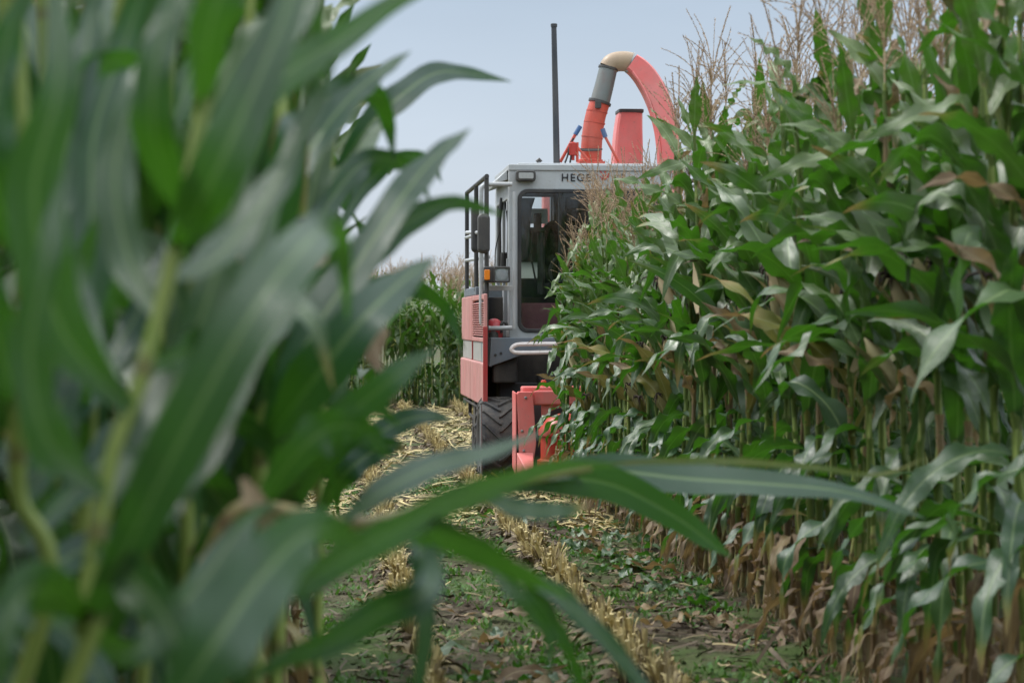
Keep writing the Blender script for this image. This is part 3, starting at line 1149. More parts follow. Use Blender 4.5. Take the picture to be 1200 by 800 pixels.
inn.box(X0 + .05, X1 - .05, YB - .075, YB - .01, ZB + .062, zr(326) - .002)
inn.box(X0 + .05, X0 + .12, YB - .074, YB - .012, zr(270) + .002, zr(231) - .002)
part("cab_lining", inn, INNER, cabo)
pl = MB(); pl.box(X0 + .052, X0 + .558, YB - .05, YB - .044, zr(326), zr(307))
fr_ = NT("frosted sheet")
f1 = fr_.n("ShaderNodeBsdfTranslucent"); f1.inputs[0].default_value = (.88, .92, .86, 1)
f2 = fr_.n("ShaderNodeBsdfDiffuse"); f2.inputs[0].default_value = (.75, .78, .74, 1)
f3 = fr_.n("ShaderNodeMixShader"); f3.inputs[0].default_value = .4
fr_.l(f1.outputs[0], f3.inputs[1]); fr_.l(f2.outputs[0], f3.inputs[2]); fr_.l(f3.outputs[0], fr_.out.inputs[0])
part("rear_panel", pl, fr_.m, cabo, bevel=0)
mar = MB(); mar.box(X0 + .06, X1 - .06, Y0 + .30, Y0 + .34, ZB + .06, xz(600, 355, Y0 + .3)[1])
part("front_lining", mar, MAROON, cabo)
ga = MB()
ga.frame(rrect(wx0 - .003, wx1 + .003, wz0 - .003, wz1 + .003, .09), rrect(wx0 + .030, wx1 - .030, wz0 + .030, wz1 - .030, .07), Y0 - .012, Y0 + .03)
part("window_gasket", ga, BLACK, cabo, bevel=.005)
ws = MB(); ws.prism(rrect(wx0 + .026, wx1 - .026, wz0 + .026, wz1 - .026, .07), Y0 + .006, Y0 + .012)
part("windscreen", ws, GLASS, cabo, bevel=0)
for sx in (-1, 1):
    xa = X0 + .018 if sx < 0 else X1 - .024
    sg = MB(); sg.prism(rrect(Y0 + .14, YB - .11, ZB + .11, ZT - .26, .05), xa, xa + .006, axis='x')
    part("side_window", sg, GLASS, cabo, bevel=0)
    hb = MB()
    xh = X0 - .012 if sx < 0 else X1 - .0
    for zz in (ZT - .38, ZT - .9):
        hb.box(xh, xh + .012, Y0 + .085, Y0 + .14, zz, zz + .09)
    part("door_hinge", hb, SILVER, cabo, bevel=.004)
# pale gas strut and dark hose along the door
st = MB(); st.tube([atY(588, 232, 18.6), atY(585, 262, 18.6), atY(586, 330, 18.6)], .018, 8)
st.tube([atY(590, 296, 18.5), atY(589, 330, 18.5)], .026, 8)
part("door_strut", st, BLACK, smooth=True, bevel=0)
cb = MB(); cb.tube(spline([atY(586, 270, 18.3), atY(581, 290, 18.3), atY(580, 312, 18.2)], 10), .006, 6)
part("cable", cb, BLACK, smooth=True, bevel=0)


def text(body, size, loc, mat, name, parent, depth=.003):
    cu = bpy.data.curves.new("lettering", 'FONT')
    cu.body = body
    cu.size = size
    cu.extrude = depth
    cu.space_character = 1.22
    cu.offset = .0008
    ob = bpy.data.objects.new("lettering", cu)
    COL.objects.link(ob)
    bpy.context.view_layer.update()
    me = bpy.data.meshes.new_from_object(ob.evaluated_get(bpy.context.evaluated_depsgraph_get()))
    bpy.data.objects.remove(ob)
    me.materials.clear()
    me.materials.append(mat)
    o = link(name, me, parent)
    o.location = Vector(loc) - HO
    o.rotation_euler = (R(90), 0, 0)
    return o


tx, tz = xz(657.5, 212.3)
text("HEGE", .097, (tx, Y0 - .0045, tz), INK, "lettering", cabo)
em = MB()                                  # small red ear-like emblem between the words
ex, ez = xz(706, 206)
for a in (-50, -18, 14, 46):
    q = [(ex + .075 * math.sin(R(a)) * t + .018 * math.sin(3 * t), ez - .045 + .09 * math.cos(R(a)) * t) for t in np.linspace(.15, 1, 6)]
    for (a0, b0), (a1, b1) in zip(q[::2], q[1::2]):
        em.prism([(a0 - .008, b0), (a0 + .006, b0 - .006), (a1 + .008, b1), (a1 - .004, b1 + .006)], Y0 - .006, Y0 - .001)
part("emblem", em, REDINK, cabo, bevel=0)
tx, tz = xz(726, 212.3)
text("1", .097, (tx, Y0 - .0045, tz), INK, "lettering", cabo)

# --- inside the cab
mo = MB(); a = xz(615, 262, 18.45); b = xz(642, 244.5, 18.45)
mo.prism(rrect(a[0], b[0], a[1], b[1], .015), 18.45, 18.49)
mono = part("monitor", mo, simple("grey plastic", (.72, .77, .77), .5), bevel=.005)
ar = MB(); a = xz(628, 268, 18.42); b = xz(632, 250, 18.42)
ar.box(a[0] - .02, b[0] + .02, 18.41, 18.445, a[1], b[1]); ar.box(a[0] - .07, a[0] + .09, 18.40, 18.44, a[1] - .03, a[1] + .012)
part("bracket", ar, BLACK, mono)
col_ = MB(); col_.tube([atY(634, 268, 18.46), atY(634, 345, 18.4)], .035, 10)
col_.tube([atY(625, 270, 18.42), atY(622, 300, 18.4), atY(628, 330, 18.38)], .010, 6)
part("steering_column", col_, BLACK, smooth=True, bevel=0)
sw = MB()
cxy = atY(668, 318, 18.62)
sw.tube([cxy + Vector((.19 * math.cos(t), .06 * math.sin(t), .17 * math.sin(t))) for t in np.linspace(0, 6.2832, 28)], .014, 8)
part("steering_wheel", sw, BLACK, smooth=True, bevel=0)
se = MB()
sx0 = CX - .05
se.prism(rrect(sx0 - .25, sx0 + .25, ZB + .5, ZB + 1.12, .09), 19.05, 19.18)
se.prism(rrect(sx0 - .26, sx0 + .26, ZB + .38, ZB + .52, .05), 18.65, 19.12)
se.box(sx0 - .14, sx0 + .14, 18.75, 19.05, ZB + .06, ZB + .39)
part("driver_seat", se, SEATM, bevel=.02)
bl = MB()                                   # roller blind hanging at the top left inside
a = xz(607, 268, 18.2)
bl.prism([(a[0], xz(0, 228, 18.2)[1]), (a[0] + .16, xz(0, 228, 18.2)[1]), (a[0] + .13, xz(0, 240, 18.2)[1]), (a[0] + .09, xz(0, 300, 18.2)[1]), (a[0], xz(0, 308, 18.2)[1])], 18.2, 18.24)
part("inner_pillar", bl, INNER, cabo)
rn = MB(); a = xz(655, 222, 18.9)
rn.box(a[0], a[0] + .06, 18.9, 18.96, ZB + .5, ZT - .06)
part("roll_post", rn, simple("mid grey", (.13, .14, .14), .6), cabo)

# --- lamps
wl = MB(); a = xz(604, 213, Y0); b = xz(627, 200.5, Y0)
wl.prism(rrect(a[0], b[0], a[1], b[1], .025), Y0 - .075, Y0 - .004)
wlo = part("work_light", wl, BLACK, bevel=.01)
le = MB(); le.prism(rrect(a[0] + .022, b[0] - .022, a[1] + .022, b[1] - .022, .012), Y0 - .083, Y0 - .078)
part("lamp_lens", le, REFD, wlo, bevel=.002)
bd = MB(); bd.tube([atY(629, 190, 18.3), atY(632, 187, 18.3), atY(634, 190, 18.3)], .018, 8)
part("roof_knob", bd, BLACK, smooth=True, bevel=0)


def headlight(flip):
    f = (lambda x: 2 * CX - x) if flip else (lambda x: x)
    a = xz(567, 331, 17.62); b = xz(598, 312, 17.62)
    hs = MB(); hs.prism(rrect(min(f(a[0]), f(b[0])), max(f(a[0]), f(b[0])), a[1], b[1], .015), 17.62, 17.76)
    ho = part("headlight", hs, BLACK, bevel=.01)
    a2 = xz(579.5, 329.5, 17.61); b2 = xz(596.5, 313.8, 17.61)
    l0, l1 = sorted((f(a2[0]), f(b2[0])))
    re = MB(); re.prism(rrect(l0, l1, a2[1], b2[1], .012), 17.612, 17.618)
    cx, cz = (l0 + l1) / 2, (a2[1] + b2[1]) / 2
    re.lathe([(.062, 0), (.060, .006), (.045, .014), (.012, .017)], (cx, 17.611, cz), (0, -1, 0), 20)
    part("reflector", re, REFL, ho, bevel=.002)
    ln = MB(); ln.prism(rrect(l0, l1, a2[1], b2[1], .012), 17.588, 17.592)
    part("lamp_lens", ln, LENS, ho, bevel=0)
    fr = MB(); fr.frame(rrect(l0 - .008, l1 + .008, a2[1] - .008, b2[1] + .008, .014), rrect(l0 + .004, l1 - .004, a2[1] + .004, b2[1] - .004, .01), 17.586, 17.621)
    part("lamp_rim", fr, BLACK, ho, bevel=.002)
    a3 = xz(567.5, 328, 17.61); b3 = xz(574, 316, 17.61)
    t0, t1 = sorted((f(a3[0]), f(b3[0])))
    ti = MB(); ti.prism(rrect(t0, t1, a3[1], b3[1], .01), 17.592, 17.621)
    part("turn_signal", ti, AMBER, ho, bevel=.006)


headlight(False)
headlight(True)


def mirrored(mb):
    o = MB()
    for v, uv, t in zip(mb.v, mb.uv, mb.tone):
        v2 = v.copy(); v2[:, 0] = 2 * CX - v2[:, 0]
        o.v.append(v2); o.uv.append(uv); o.tone.append(t)
    o.f = [tuple(reversed(q)) for q in mb.f]; o.mi = list(mb.mi); o.n = mb.n
    return o


def both(name, mb, mat, **k):
    return part(name, mb, mat, **k), part(name, mirrored(mb), mat, **k)


# --- guard loops beside the cab, platform rails, mirrors
gl = MB()
YG = 17.82
gl.tube(spline([atY(600, 216, YG), atY(580, 216, YG), atY(571, 216.5, YG), atY(565.5, 219, YG), atY(564, 226, YG), atY(564, 260, YG), atY(564, 340, YG), atY(564, 372, YG), atY(565.5, 380, YG), atY(571, 384, YG), atY(582, 384.5, YG), atY(600, 384, YG)], 60), .021, 10)
gl2 = MB(); a = xz(564, 340.5, YG); b = xz(601, 334.5, YG)
gl2.box(a[0] + .01, b[0], YG - .012, YG + .012, a[1], b[1])
gl3 = MB(); a = xz(601, 386, YG); b = xz(604, 225, YG)
gl3.box(a[0], b[0], YG - .01, YG + .02, a[1], b[1])
both("guard_loop", gl, SILVER, smooth=True, bevel=0)
both("guard_crossbar", gl2, SILVER, bevel=.004)
both("guard_upright", gl3, SILVER, bevel=.004)
XR_ = 1.425
rl = MB()
for Y, z0 in ((20.15, 1.72), (18.9, 1.70), (17.68, 1.62)):
    rl.tube([(XR_, Y, z0), (XR_, Y, 2.70 if Y < 18 else 2.715)], .021, 8)
rl.tube([(XR_, 20.17, 2.715), (XR_, 17.64, 2.70)], .021, 8)
both("platform_rail", rl, BLACK, smooth=True, bevel=0)
rl = MB()
rl.tube([(XR_ - .01, 20.15, 2.26), (XR_ + .05, 18.9, 2.25)], .017, 8)
rl.tube([(XR_ - .01, 20.15, 2.03), (XR_ + .06, 18.2, 2.0)], .017, 8)
rl.tube([(XR_ + .03, 18.9, 1.72), (XR_ + .05, 17.9, 1.74)], .017, 8)
both("rail_bar", rl, SILVER, smooth=True, bevel=0)
YM = 17.55
for q0, q1, yy in (((552.5, 296), (565, 240), YM + .55), ((560, 297), (574.5, 250), YM + .02)):
    mi_ = MB()
    a = xz(*q0, yy); b = xz(*q1, yy)
    mi_.prism(rrect(a[0], b[0], a[1], b[1], .045), yy, yy + .09)
    both("mirror", mi_, BLACK, bevel=.03)
ma = MB(); ma.tube([atY(547, 272.5, 18.6), atY(562, 272.5, 17.95)], .018, 8)
ma.lathe([(.032, 0), (.035, .03), (.02, .06)], tuple(atY(561, 272.5, 17.9)), (1, 0, 0), 12)
both("mirror_arm", ma, SILVER, smooth=True, bevel=0)

# --- body with louvred side panels
XS = 1.388
YF, YD, YE = 17.5, 19.0, 20.4
ZL, ZC0, ZC1, ZU = .665, 1.045, 1.226, 1.655
core = MB()
core.box(XS + .03, 2 * CX - XS - .03, YF + .02, YE - .02, ZL + .03, ZU - .01)
core.v[-1] = core.v[-1]
engine = MB()
engine.box(XS + .03, 2 * CX - XS - .03, 18.35, YE, .70, ZU - .02)
part("engine_bay", engine, DARK)
for flip in (False, True):
    Pm = (lambda mb: mirrored(mb)) if flip else (lambda mb: mb)
    for (ya, yb, lou) in ((YF, YD - .02, True), (YD + .02, YE, False)):
        up = MB()
        if lou:
            up.frame(rrect(ya, yb, ZC1, ZU, .01), rrect(ya + .05, yb - .08, ZC1 + .04, ZU - .05, .01), XS, XS + .03, axis='x')
        else:
            up.box(XS, XS + .03, ya, yb, ZC1, ZU)
        uo = part("side_panel", Pm(up), SIDE, bevel=.01)
        if lou:
            lv = MB()
            for k in range(15):
                z = ZC1 + .055 + k * (ZU - ZC1 - .12) / 15
                lv.prism([(XS + .028, z), (XS + .002, z), (XS - .004, z + .004), (XS + .028, z + .019)], ya + .045, yb - .075, axis='y')
            part("louvre", Pm(lv), SIDE, uo, bevel=0)
            bk = MB(); bk.box(XS + .034, XS + .044, ya + .04, yb - .07, ZC1 + .035, ZU - .055)
            part("louvre_back", Pm(bk), DARK, uo, bevel=0)
        cr_ = MB(); cr_.box(XS + .012, XS + .03, ya + .03, yb - .03, ZC0 + .002, ZC1 - .002)
        part("inset_panel", Pm(cr_), CREAM, bevel=.004)
        lw = MB()
        zl = ZL if lou else ZL - .0
        lw.prism([(ya, zl - (.0 if lou else 0)), (yb, zl), (yb, ZC0 - .03), (yb - .0, ZC0), (ya, ZC0), (ya, ZC0 - .03)], XS - .012, XS + .03, axis='x')
        part("lower_panel", Pm(lw), SIDE, bevel=.014)
    dv = MB()
    dv.box(XS + .002, XS + .03, YD - .018, YD + .018, ZC0, ZU)
    part("panel_divider", Pm(dv), DRED, bevel=.003)
    fe = MB(); fe.box(XS - .010, XS + .03, YF - .03, YF - .003, ZL - .03, ZC1 + .14)
    part("front_edge", Pm(fe), DRED, bevel=.004)
    gb = MB(); gb.box(XS + .02, XS + .30, 18.75, 20.35, ZU + .003, ZU + .085)
    part("platform_step", Pm(gb), BLUEGREY, bevel=.01)
    # under the panels: brackets
    br = MB()
    br.tube([(XS + .05, 19.9, ZL + .02), (XS + .05, 19.9, ZL - .18), (XS + .10, 19.3, ZL - .24)], .018, 8)
    br.box(XS + .03, XS + .12, 19.0, 19.2, ZL - .26, ZL + .02)
    br.tube([(XS + .02, 20.3, ZL - .04), (XS + .02, 17.7, ZL - .05)], .014, 8)
    part("underside_bracket", Pm(br), DARK, bevel=.004)
# platform floor & lower wall beside the cab door
pf = MB()
pf.box(XS + .02, X0 - .01, 18.1, 18.72, 1.14, 1.18)
pf.box(XS + .12, X0 - .012, 18.46, 18.52, 1.18, 1.72)
both("side_wall", pf, simple("grey side wall", (.20, .23, .25), .5), bevel=.006)
pw = MB()
a = xz(590, 395, 18.2); b = xz(596, 338, 18.2)
pw.box(a[0], b[0], 18.2, 18.25, a[1], b[1])
both("step_post", pw, GREY, bevel=.004)

# --- fire extinguisher and knob on the platform
fx = MB(); c = atY(579, 386, 17.95)
fx.lathe([(.0, -.075), (.075, -.075), (.080, -.05), (.080, .03), (.066, .07), (.036, .092), (.018, .098), (.0, .10)], tuple(c), (0, 0, 1), 20)
both("red_canister", fx, paint("canister red", (.55, .03, .045), .3, (.2, .1, .08), .3), smooth=True, bevel=0)
kb = MB()
kb.tube([atY(587, 390, 17.9), atY(586.5, 382, 17.9), atY(589, 377.5, 17.9), atY(593, 378, 17.9), atY(594.5, 384, 17.9)], .017, 8)
c = atY(578, 394, 17.86); kb.lathe([(.05, -.02), (.045, .03), (.02, .05)], tuple(c), (0, 0, 1), 12)
both("filler_neck", kb, BLACK, smooth=True, bevel=0)

# --- blue grey front sill with holes, and the white step rail
YSL = 17.68
P = lambda px, py: xz(px, py, YSL)
sl_ = MB()
l = [P(576, 395.5), P(574, 429.5), P(612, 416), P(640, 412)]
rpts = [(2 * CX - x, z) for x, z in reversed(l)]
poly = l + rpts
sl_.prism(poly, YSL, YSL + .04)
part("front_sill", sl_, BLUEGREY, bevel=.006)
for px, py in ((580.5, 416), (587, 414)):
    h = MB(); c = P(px, py)
    h.lathe([(.013, 0), (.013, .003)], (c[0], YSL - .0005, c[1]), (0, -1, 0), 12)
    both("bolt", h, BLACK, bevel=0)
sd = MB()
a, b = P(576, 395.5), P(574, 429.5)
xo = P(567.5, 398)[0]
v = [(a[0], YSL - .002, a[1]), (b[0], YSL - .002, b[1]), (xo - .01, YSL + .22, b[1] + .02), (xo - .015, YSL + .22, a[1])]
v2 = [(x + .02, y + .012, z) for x, y, z in v]
sd.add(v + v2, [(0, 1, 2, 3), (7, 6, 5, 4), (0, 4, 5, 1), (1, 5, 6, 2), (2, 6, 7, 3), (3, 7, 4, 0)])
both("sill_side", sd, simple("light blue grey", (.22, .26, .28), .45), bevel=.003)
wr = MB(); YW = 17.55
q = lambda px, py: atY(px, py, YW)
xm = CX
pts = [q(640, 403), q(612, 403.3), q(604, 404.5), q(599.5, 408), q(601, 411.5), q(609, 413.2), q(640, 412.8)]
pts2 = [Vector((2 * CX - p.x, p.y, p.z)) for p in reversed(pts)]
wr.tube(spline(pts, 26), .019, 8)
wr.tube(spline(pts2, 26), .019, 8)
wr.tube([pts[0], pts2[-1]], .019, 8)
wr.tube([pts[-1], pts2[0]], .019, 8)
for px in (613, 640, 668):
    wr.tube([q(px, 412), atY(px, 412, YSL)], .012, 8)
part("step_rail", wr, WHITE, smooth=True, bevel=0)

# --- dark feeder housing under the cab
fd = MB()
fd.box(XS + .18, 2 * CX - XS - .18, 17.95, 18.5, .55, ZB - .03)
fd.box(XS + .10, XS + .32, 17.72, 17.95, .86, ZB - .06)
fd.prism([(17.95, .95), (17.1, .50), (17.1, .18), (18.4, .40)], CX - .48, CX + .48, axis='x')
part("feeder_housing", fd, DARK, bevel=.02)
fb = MB(); fb.box(XS + .17, CX - .4, 17.90, 17.944, .70, .86)
both("axle_beam", fb, simple("dark grey steel", (.03, .032, .034), .6), bevel=.01)


# --- wheels
def tyre(cx, cy, r, wd, lugs):
    cz = r - .012
    mb = MB()
    hw = wd / 2
    prof = [(r * .55, -hw * .78), (r * .62, -hw * .94), (r * .78, -hw * 1.0), (r * .90, -hw * .97), (r * .955, -hw * .84), (r * .975, -hw * .5), (r * .98, 0),
            (r * .975, hw * .5), (r * .955, hw * .84), (r * .90, hw * .97), (r * .78, hw * 1.0), (r * .62, hw * .94), (r * .55, hw * .78)]
    mb.lathe(prof, (cx, cy, cz), (1, 0, 0), 56)
    pitch = 2 * math.pi / lugs
    for s in (-1, 1):
        for k in range(lugs):
            a0 = k * pitch + (pitch / 2 if s > 0 else 0)
            path = []
            for u in np.linspace(-.06, 1.03, 12):
                x = s * u * hw
                rr = r * (.98 - .03 * max(0, u - .5) / .5) if u < .86 else r * (.95 - .18 * (u - .86) / .17)
                ang = a0 + pitch * 1.25 * u ** 1.2 * 1 if u > 0 else a0
                path.append((x, rr, ang))
            hh, wv = r * .052, .040 * r / .37
            V, F = [], []
            for i, (x, rr, ang) in enumerate(path):
                for dw, dh in ((-.62, -.02), (-.40, 1), (.40, 1), (.62, -.02)):
                    aa = ang + dw * wv / r * .9
                    q = rr + dh * hh
                    xx = x + (s * hh * .35 * dh if i > 9 else 0)
                    V.append((cx + xx, cy + q * math.sin(aa), cz + q * math.cos(aa)))
            m = len(path)
            for i in range(m - 1):
                for j in range(3):
                    F.append((i * 4 + j, i * 4 + j + 1, (i + 1) * 4 + j + 1, (i + 1) * 4 + j))
            F += [(3, 2, 1, 0), tuple((m - 1) * 4 + j for j in range(4))]
            mb.add(V, F)
    return mb, cz


for cx, cy, r, wd, lg in ((1.515, 17.62, .372, .335, 17), (2 * CX - 1.515, 17.62, .372, .335, 17), (1.63, 20.25, .235, .27, 13), (2 * CX - 1.63, 20.25, .235, .27, 13)):
    tb, cz = tyre(cx, cy, r, wd, lg)
    hub = MB()
    hub.lathe([(r * .56, -wd * .36), (r * .56, wd * .36)], (cx, cy, cz), (1, 0, 0), 32)
    hub.lathe([(r * .25, -wd * .40), (r * .25, wd * .40)], (cx, cy, cz), (1, 0, 0), 20)
    for k in range(6):
        a = k * 1.047
        hub.lathe([(.012, -wd * .39), (.012, wd * .39)], (cx, cy + r * .4 * math.sin(a), cz + r * .4 * math.cos(a)), (1, 0, 0), 6)
    wh = link("wheel", hub.mesh("wheel", SILVER, False, HO), harv)
    part("tyre", tb, RUBBER, wh, smooth=True, bevel=0)
ax_ = MB(); ax_.tube([(1.5, 17.62, .36), (2 * CX - 1.5, 17.62, .36)], .06, 12); ax_.tube([(1.6, 20.25, .23), (2 * CX - 1.6, 20.25, .23)], .05, 12)
part("axle", ax_, DARK, bevel=0)
rod = MB(); rod.tube([atY(563.5, 474, 17.2), atY(564, 575, 17.15)], .011, 8)
both("row_marker_rod", rod, STEEL, smooth=True, bevel=0)

# --- row-crop header: red divider shields, arches and drums
YH = 16.55


def hx(px):
    return xz(px, 400, YH)[0]


def hz(py):
    return xz(600, py, YH)[1]


def divider(x, flip, full=True):
    """a sheet-metal shield standing at the row gap, its face toward -Y, leaning toward the row at the foot"""
    s = -1 if flip else 1
    mb = MB()
    f = lambda d: x + s * d
    w0, w1, w2 = 0.0, .125, .165
    mb.prism([(f(0), hz(462)), (f(.018), hz(459)), (f(.135), hz(459)), (f(.142), hz(472)), (f(.165), hz(520)), (f(.125), hz(560)), (f(.03), hz(560)), (f(.012), hz(500))][::s], YH, YH + .10)
    # side cheek running back
    mb.prism([(YH + .002, hz(460)), (YH + .28, hz(459)), (YH + .28, hz(550)), (YH + .002, hz(558))], f(-.012) if s > 0 else f(0), f(0) if s > 0 else f(-.012), axis='x')
    # pointed snout close to the ground
    zt, zb = hz(530), .03
    v = [(f(-.0), YH - .004, zt), (f(.14), YH - .004, zt), (f(.14), YH - .004, zb), (f(0), YH - .004, zb), (f(.08), YH - .62, zb + .06)]
    mb.add(v, [(0, 1, 2, 3), (0, 4, 1), (1, 4, 2), (2, 4, 3), (3, 4, 0)])
    o = part("row_divider", mb, PINK, bevel=.016)
    for bx, bz in ((.075, hz(466)), (.045, hz(505)), (.125, hz(505)), (.06, hz(528))):
        bo = MB(); bo.lathe([(.013, 0), (.013, .006), (.008, .009)], (f(bx), YH - .0005, bz), (0, -1, 0), 6)
        part("bolt", bo, STEEL, o, bevel=0)
    return o


xd = hx(605.5)
divider(xd, False)
divider(2 * CX - xd, True)
divider(CX - .08, False)
ar_ = MB()
ar_.box(xd + .06, 2 * CX - xd - .06, YH + .11, YH + .30, hz(466), hz(453.5))
ar_.box(xd + .145, 2 * CX - xd - .145, YH + .08, YH + .108, hz(475), hz(458))
part("header_beam", ar_, PINK, bevel=.014)
for xc in ((xd + CX) / 2 + .02, (3 * CX - xd) / 2 - .02):
    ac = MB()                               # arched throat plate above the row inlet
    arc = [(xc + .2 * math.cos(t), hz(500) + (hz(478) - hz(500)) * math.sin(t)) for t in np.linspace(0, math.pi, 14)]
    ac.prism([(xc - .2, hz(473))] + list(reversed(arc)) + [(xc + .2, hz(473))], YH + .12, YH + .15)
    part("throat_plate", ac, PINK, bevel=.004)
bt = MB(); c = atY(637, 452, YH + .2); bt.lathe([(.022, -.01), (.022, .045), (.012, .05)], tuple(c), (0, 0, 1), 12)
part("beam_bolt", bt, RED, smooth=True, bevel=0)
for xc in ((xd + CX) / 2 + .05, (3 * CX - xd) / 2 - .05):
    dr = MB()
    dr.lathe([(.20, .05), (.235, .08), (.235, .20), (.205, .215), (.205, .40), (.225, .415), (.225, .46), (.15, .56), (.05, .60)], (xc, YH + .42, .02), (0, 0, 1), 32)
    part("gathering_drum", dr, RED, smooth=True, bevel=0)
tv = MB(); tv.box(xd + .1, 2 * CX - xd - .1, YH + .68, YH + .74, .06, hz(468))
part("header_back", tv, DARK, bevel=.01)

# --- exhaust pole on the roof line
ep = MB(); ep.tube([atY(652.5, 200, 19.5), atY(650.8, 110, 19.5), atY(649, 28, 19.5)], [.033, .030, .026], 14)
ep.lathe([(.032, 0), (.033, .03), (.02, .034)], tuple(atY(649.2, 32, 19.5)), (0, 0, 1), 14)
ep.box(atY(652, 200, 19.5).x - .06, atY(652, 200, 19.5).x + .06, 19.44, 19.56, 1.66, atY(652, 200, 19.5).z + .02)
part("antenna_pole", ep, POLE, smooth=True, bevel=0)

# --- discharge pipes
YP = 19.75


def pp(px, py, Y=YP):
    return atY(px, py, Y)


ppm = FPX / (YP * math.cos(R(YAW)))
lp = MB()
lp.tube(spline([pp(692, 206), pp(692.5, 186), pp(694, 160), pp(697.5, 138), pp(703, 120)], 20), np.linspace(.108, .102, 20), 24)
part("lower_pipe", lp, RED, smooth=True, bevel=0)
for (px, py, r_) in ((693.9, 161, .106), (696.6, 144, .105), (699.5, 131, .104)):
    bn = MB()
    bn.tube([pp(px - .1, py + .7), pp(px + .1, py - .7)], r_ + .004, 24)
    part("pipe_band", bn, RED, smooth=True, bevel=0)
fl = MB(); fl.tube([pp(692.3, 191), pp(692.4, 187)], .122, 24)
fl.box(pp(692, 200).x - .13, pp(692, 200).x + .13, YP - .13, YP + .13, 1.6, pp(692, 190).z)
part("pipe_base", fl, RED, smooth=True, bevel=.006)
br_ = MB(); br_.box(pp(677, 176).x, pp(704, 176).x, YP - .135, YP - .115, pp(690, 177).z, pp(690, 175.4).z)
part("clamp_bar", br_, BLACK, bevel=.003)
gp = MB()
gp.tube([pp(702.8, 121), pp(708, 101), pp(713, 80)], [.099, .096, .092], 24)
part("middle_pipe", gp, GALV, smooth=True, bevel=0)
for a, b, r_ in (((702.5, 121.5), (703.3, 118.8), .116), ((712.6, 81.5), (713.2, 79), .102)):
    cl = MB(); cl.tube([pp(*a), pp(*b)], r_, 24)
    part("clamp_ring", cl, BLACK, smooth=True, bevel=0)
lug = MB(); c = pp(699, 122.5); lug.box(c.x - .03, c.x + .03, YP - .135, YP - .105, c.z - .05, c.z + .02)
part("clamp_lug", lug, BLACK, bevel=.004)
el = MB()
pe = [(713, 80), (716, 75.5), (721, 73), (727, 72.2), (734, 72.4), (740, 74)]
el.tube(spline([pp(*q) for q in pe], 18), np.linspace(.096, .103, 18), 24)
part("pipe_elbow", el, TAN, smooth=True, bevel=0)
cl = MB(); cl.tube([pp(737.6, 73), pp(739.4, 73.8)], .112, 24)
part("clamp_ring", cl, STEEL, smooth=True, bevel=0)


def duct(path, wpx, name, mat, depth=.30, Y=YP, nb=28):
    """square-section sheet duct along an arc"""
    C = spline([pp(*q, Y) for q in path], nb)
    wv = np.interp(np.linspace(0, 1, nb), np.linspace(0, 1, len(wpx)), wpx) / ppm
    T = np.gradient(C, axis=0); T /= np.linalg.norm(T, axis=1)[:, None]
    yv = np.array((0, 1.0, 0))
    V, F = [], []
    c_ = .16
    sec = [(-1, -1 + c_), (-1 + c_, -1), (1 - c_, -1), (1, -1 + c_), (1, 1 - c_), (1 - c_, 1), (-1 + c_, 1), (-1, 1 - c_)]
    for p, t, ww in zip(C, T, wv):
        s = np.cross(t, yv); s /= np.linalg.norm(s)
        for a, b in sec:
            V.append(p + s * a * ww / 2 + yv * b * depth / 2)
    n = 8
    for i in range(nb - 1):
        for j in range(n):
            F.append((i * n + j, i * n + (j + 1) % n, (i + 1) * n + (j + 1) % n, (i + 1) * n + j))
    F += [tuple(range(n - 1, -1, -1)), tuple((nb - 1) * n + j for j in range(n))]
    mb = MB(); mb.add(V, F)
    o = part(name, mb, mat, smooth=True, bevel=0)
    return o


spo = duct([(739, 74), (748, 81), (758, 93), (769, 113), (777, 137), (781.5, 162), (784, 200), (785, 300)], [21, 23, 25, 26, 25, 24, 24, 24], "discharge_spout", PINK, depth=.24)
rb = MB()                                   # folded seams along the duct
C = spline([pp(x, y, YP - .128) for x, y in ((741, 84), (750, 97), (760, 117), (767.5, 140), (772, 165), (774, 205))], 24)
rb.tube(C, .014, 6)
part("seam", rb, PINK, spo, smooth=True, bevel=0)
hg = MB(); hg.tube([pp(746, 68.5), pp(751, 73)], .014, 8)
part("hinge", hg, BLACK, spo, smooth=True, bevel=0)
st_ = duct([(737.5, 133), (736, 150), (735, 175), (734, 230), (734, 330)], [28, 31, 34, 37, 38], "receiving_chute", PINK, depth=.28, Y=20.2)
rm = MB(); rm.tube([pp(737.6, 134, 20.2), pp(737.8, 131, 20.2)], [.145, .148], 4)
pz = pp(737.6, 132, 20.2)
rm = MB(); rm.prism(rrect(pz.x - .128, pz.x + .128, 20.045, 20.355, .03), pz.z - .012, pz.z + .022, axis='z')
part("chute_rim", rm, BLACK, st_, bevel=.004)

# --- struts, ram and hoses at the pipe foot
for a, b, r_, yy in (((656.5, 190), (674, 158), .016, 19.55), ((725, 190), (709.5, 161), .014, 19.55), ((676, 172), (690, 188), .013, 19.5), ((676.5, 190), (676.5, 167), .014, 19.5)):
    sr = MB(); sr.tube([pp(*a, yy), pp(*b, yy)], r_, 8)
    part("pipe_strut", sr, RED, smooth=True, bevel=0)
for a, b in (((674, 158), (680, 148)), ((709.5, 161), (706, 151))):
    bp = MB(); bp.tube([pp(*a, 19.55), pp(*b, 19.55)], .024, 10)
    part("strut_fitting", bp, BLUE, smooth=True, bevel=0)
rc = MB(); rc.tube([pp(671.5, 188, 19.5), pp(671.5, 183, 19.5), pp(671.5, 182, 19.5), pp(671.5, 168, 19.5), pp(671.5, 166.5, 19.5)], [.015, .015, .043, .043, .02], 12)
part("hydraulic_ram", rc, simple("ram red", (.38, .03, .02), .4), smooth=True, bevel=0)
hs = MB()
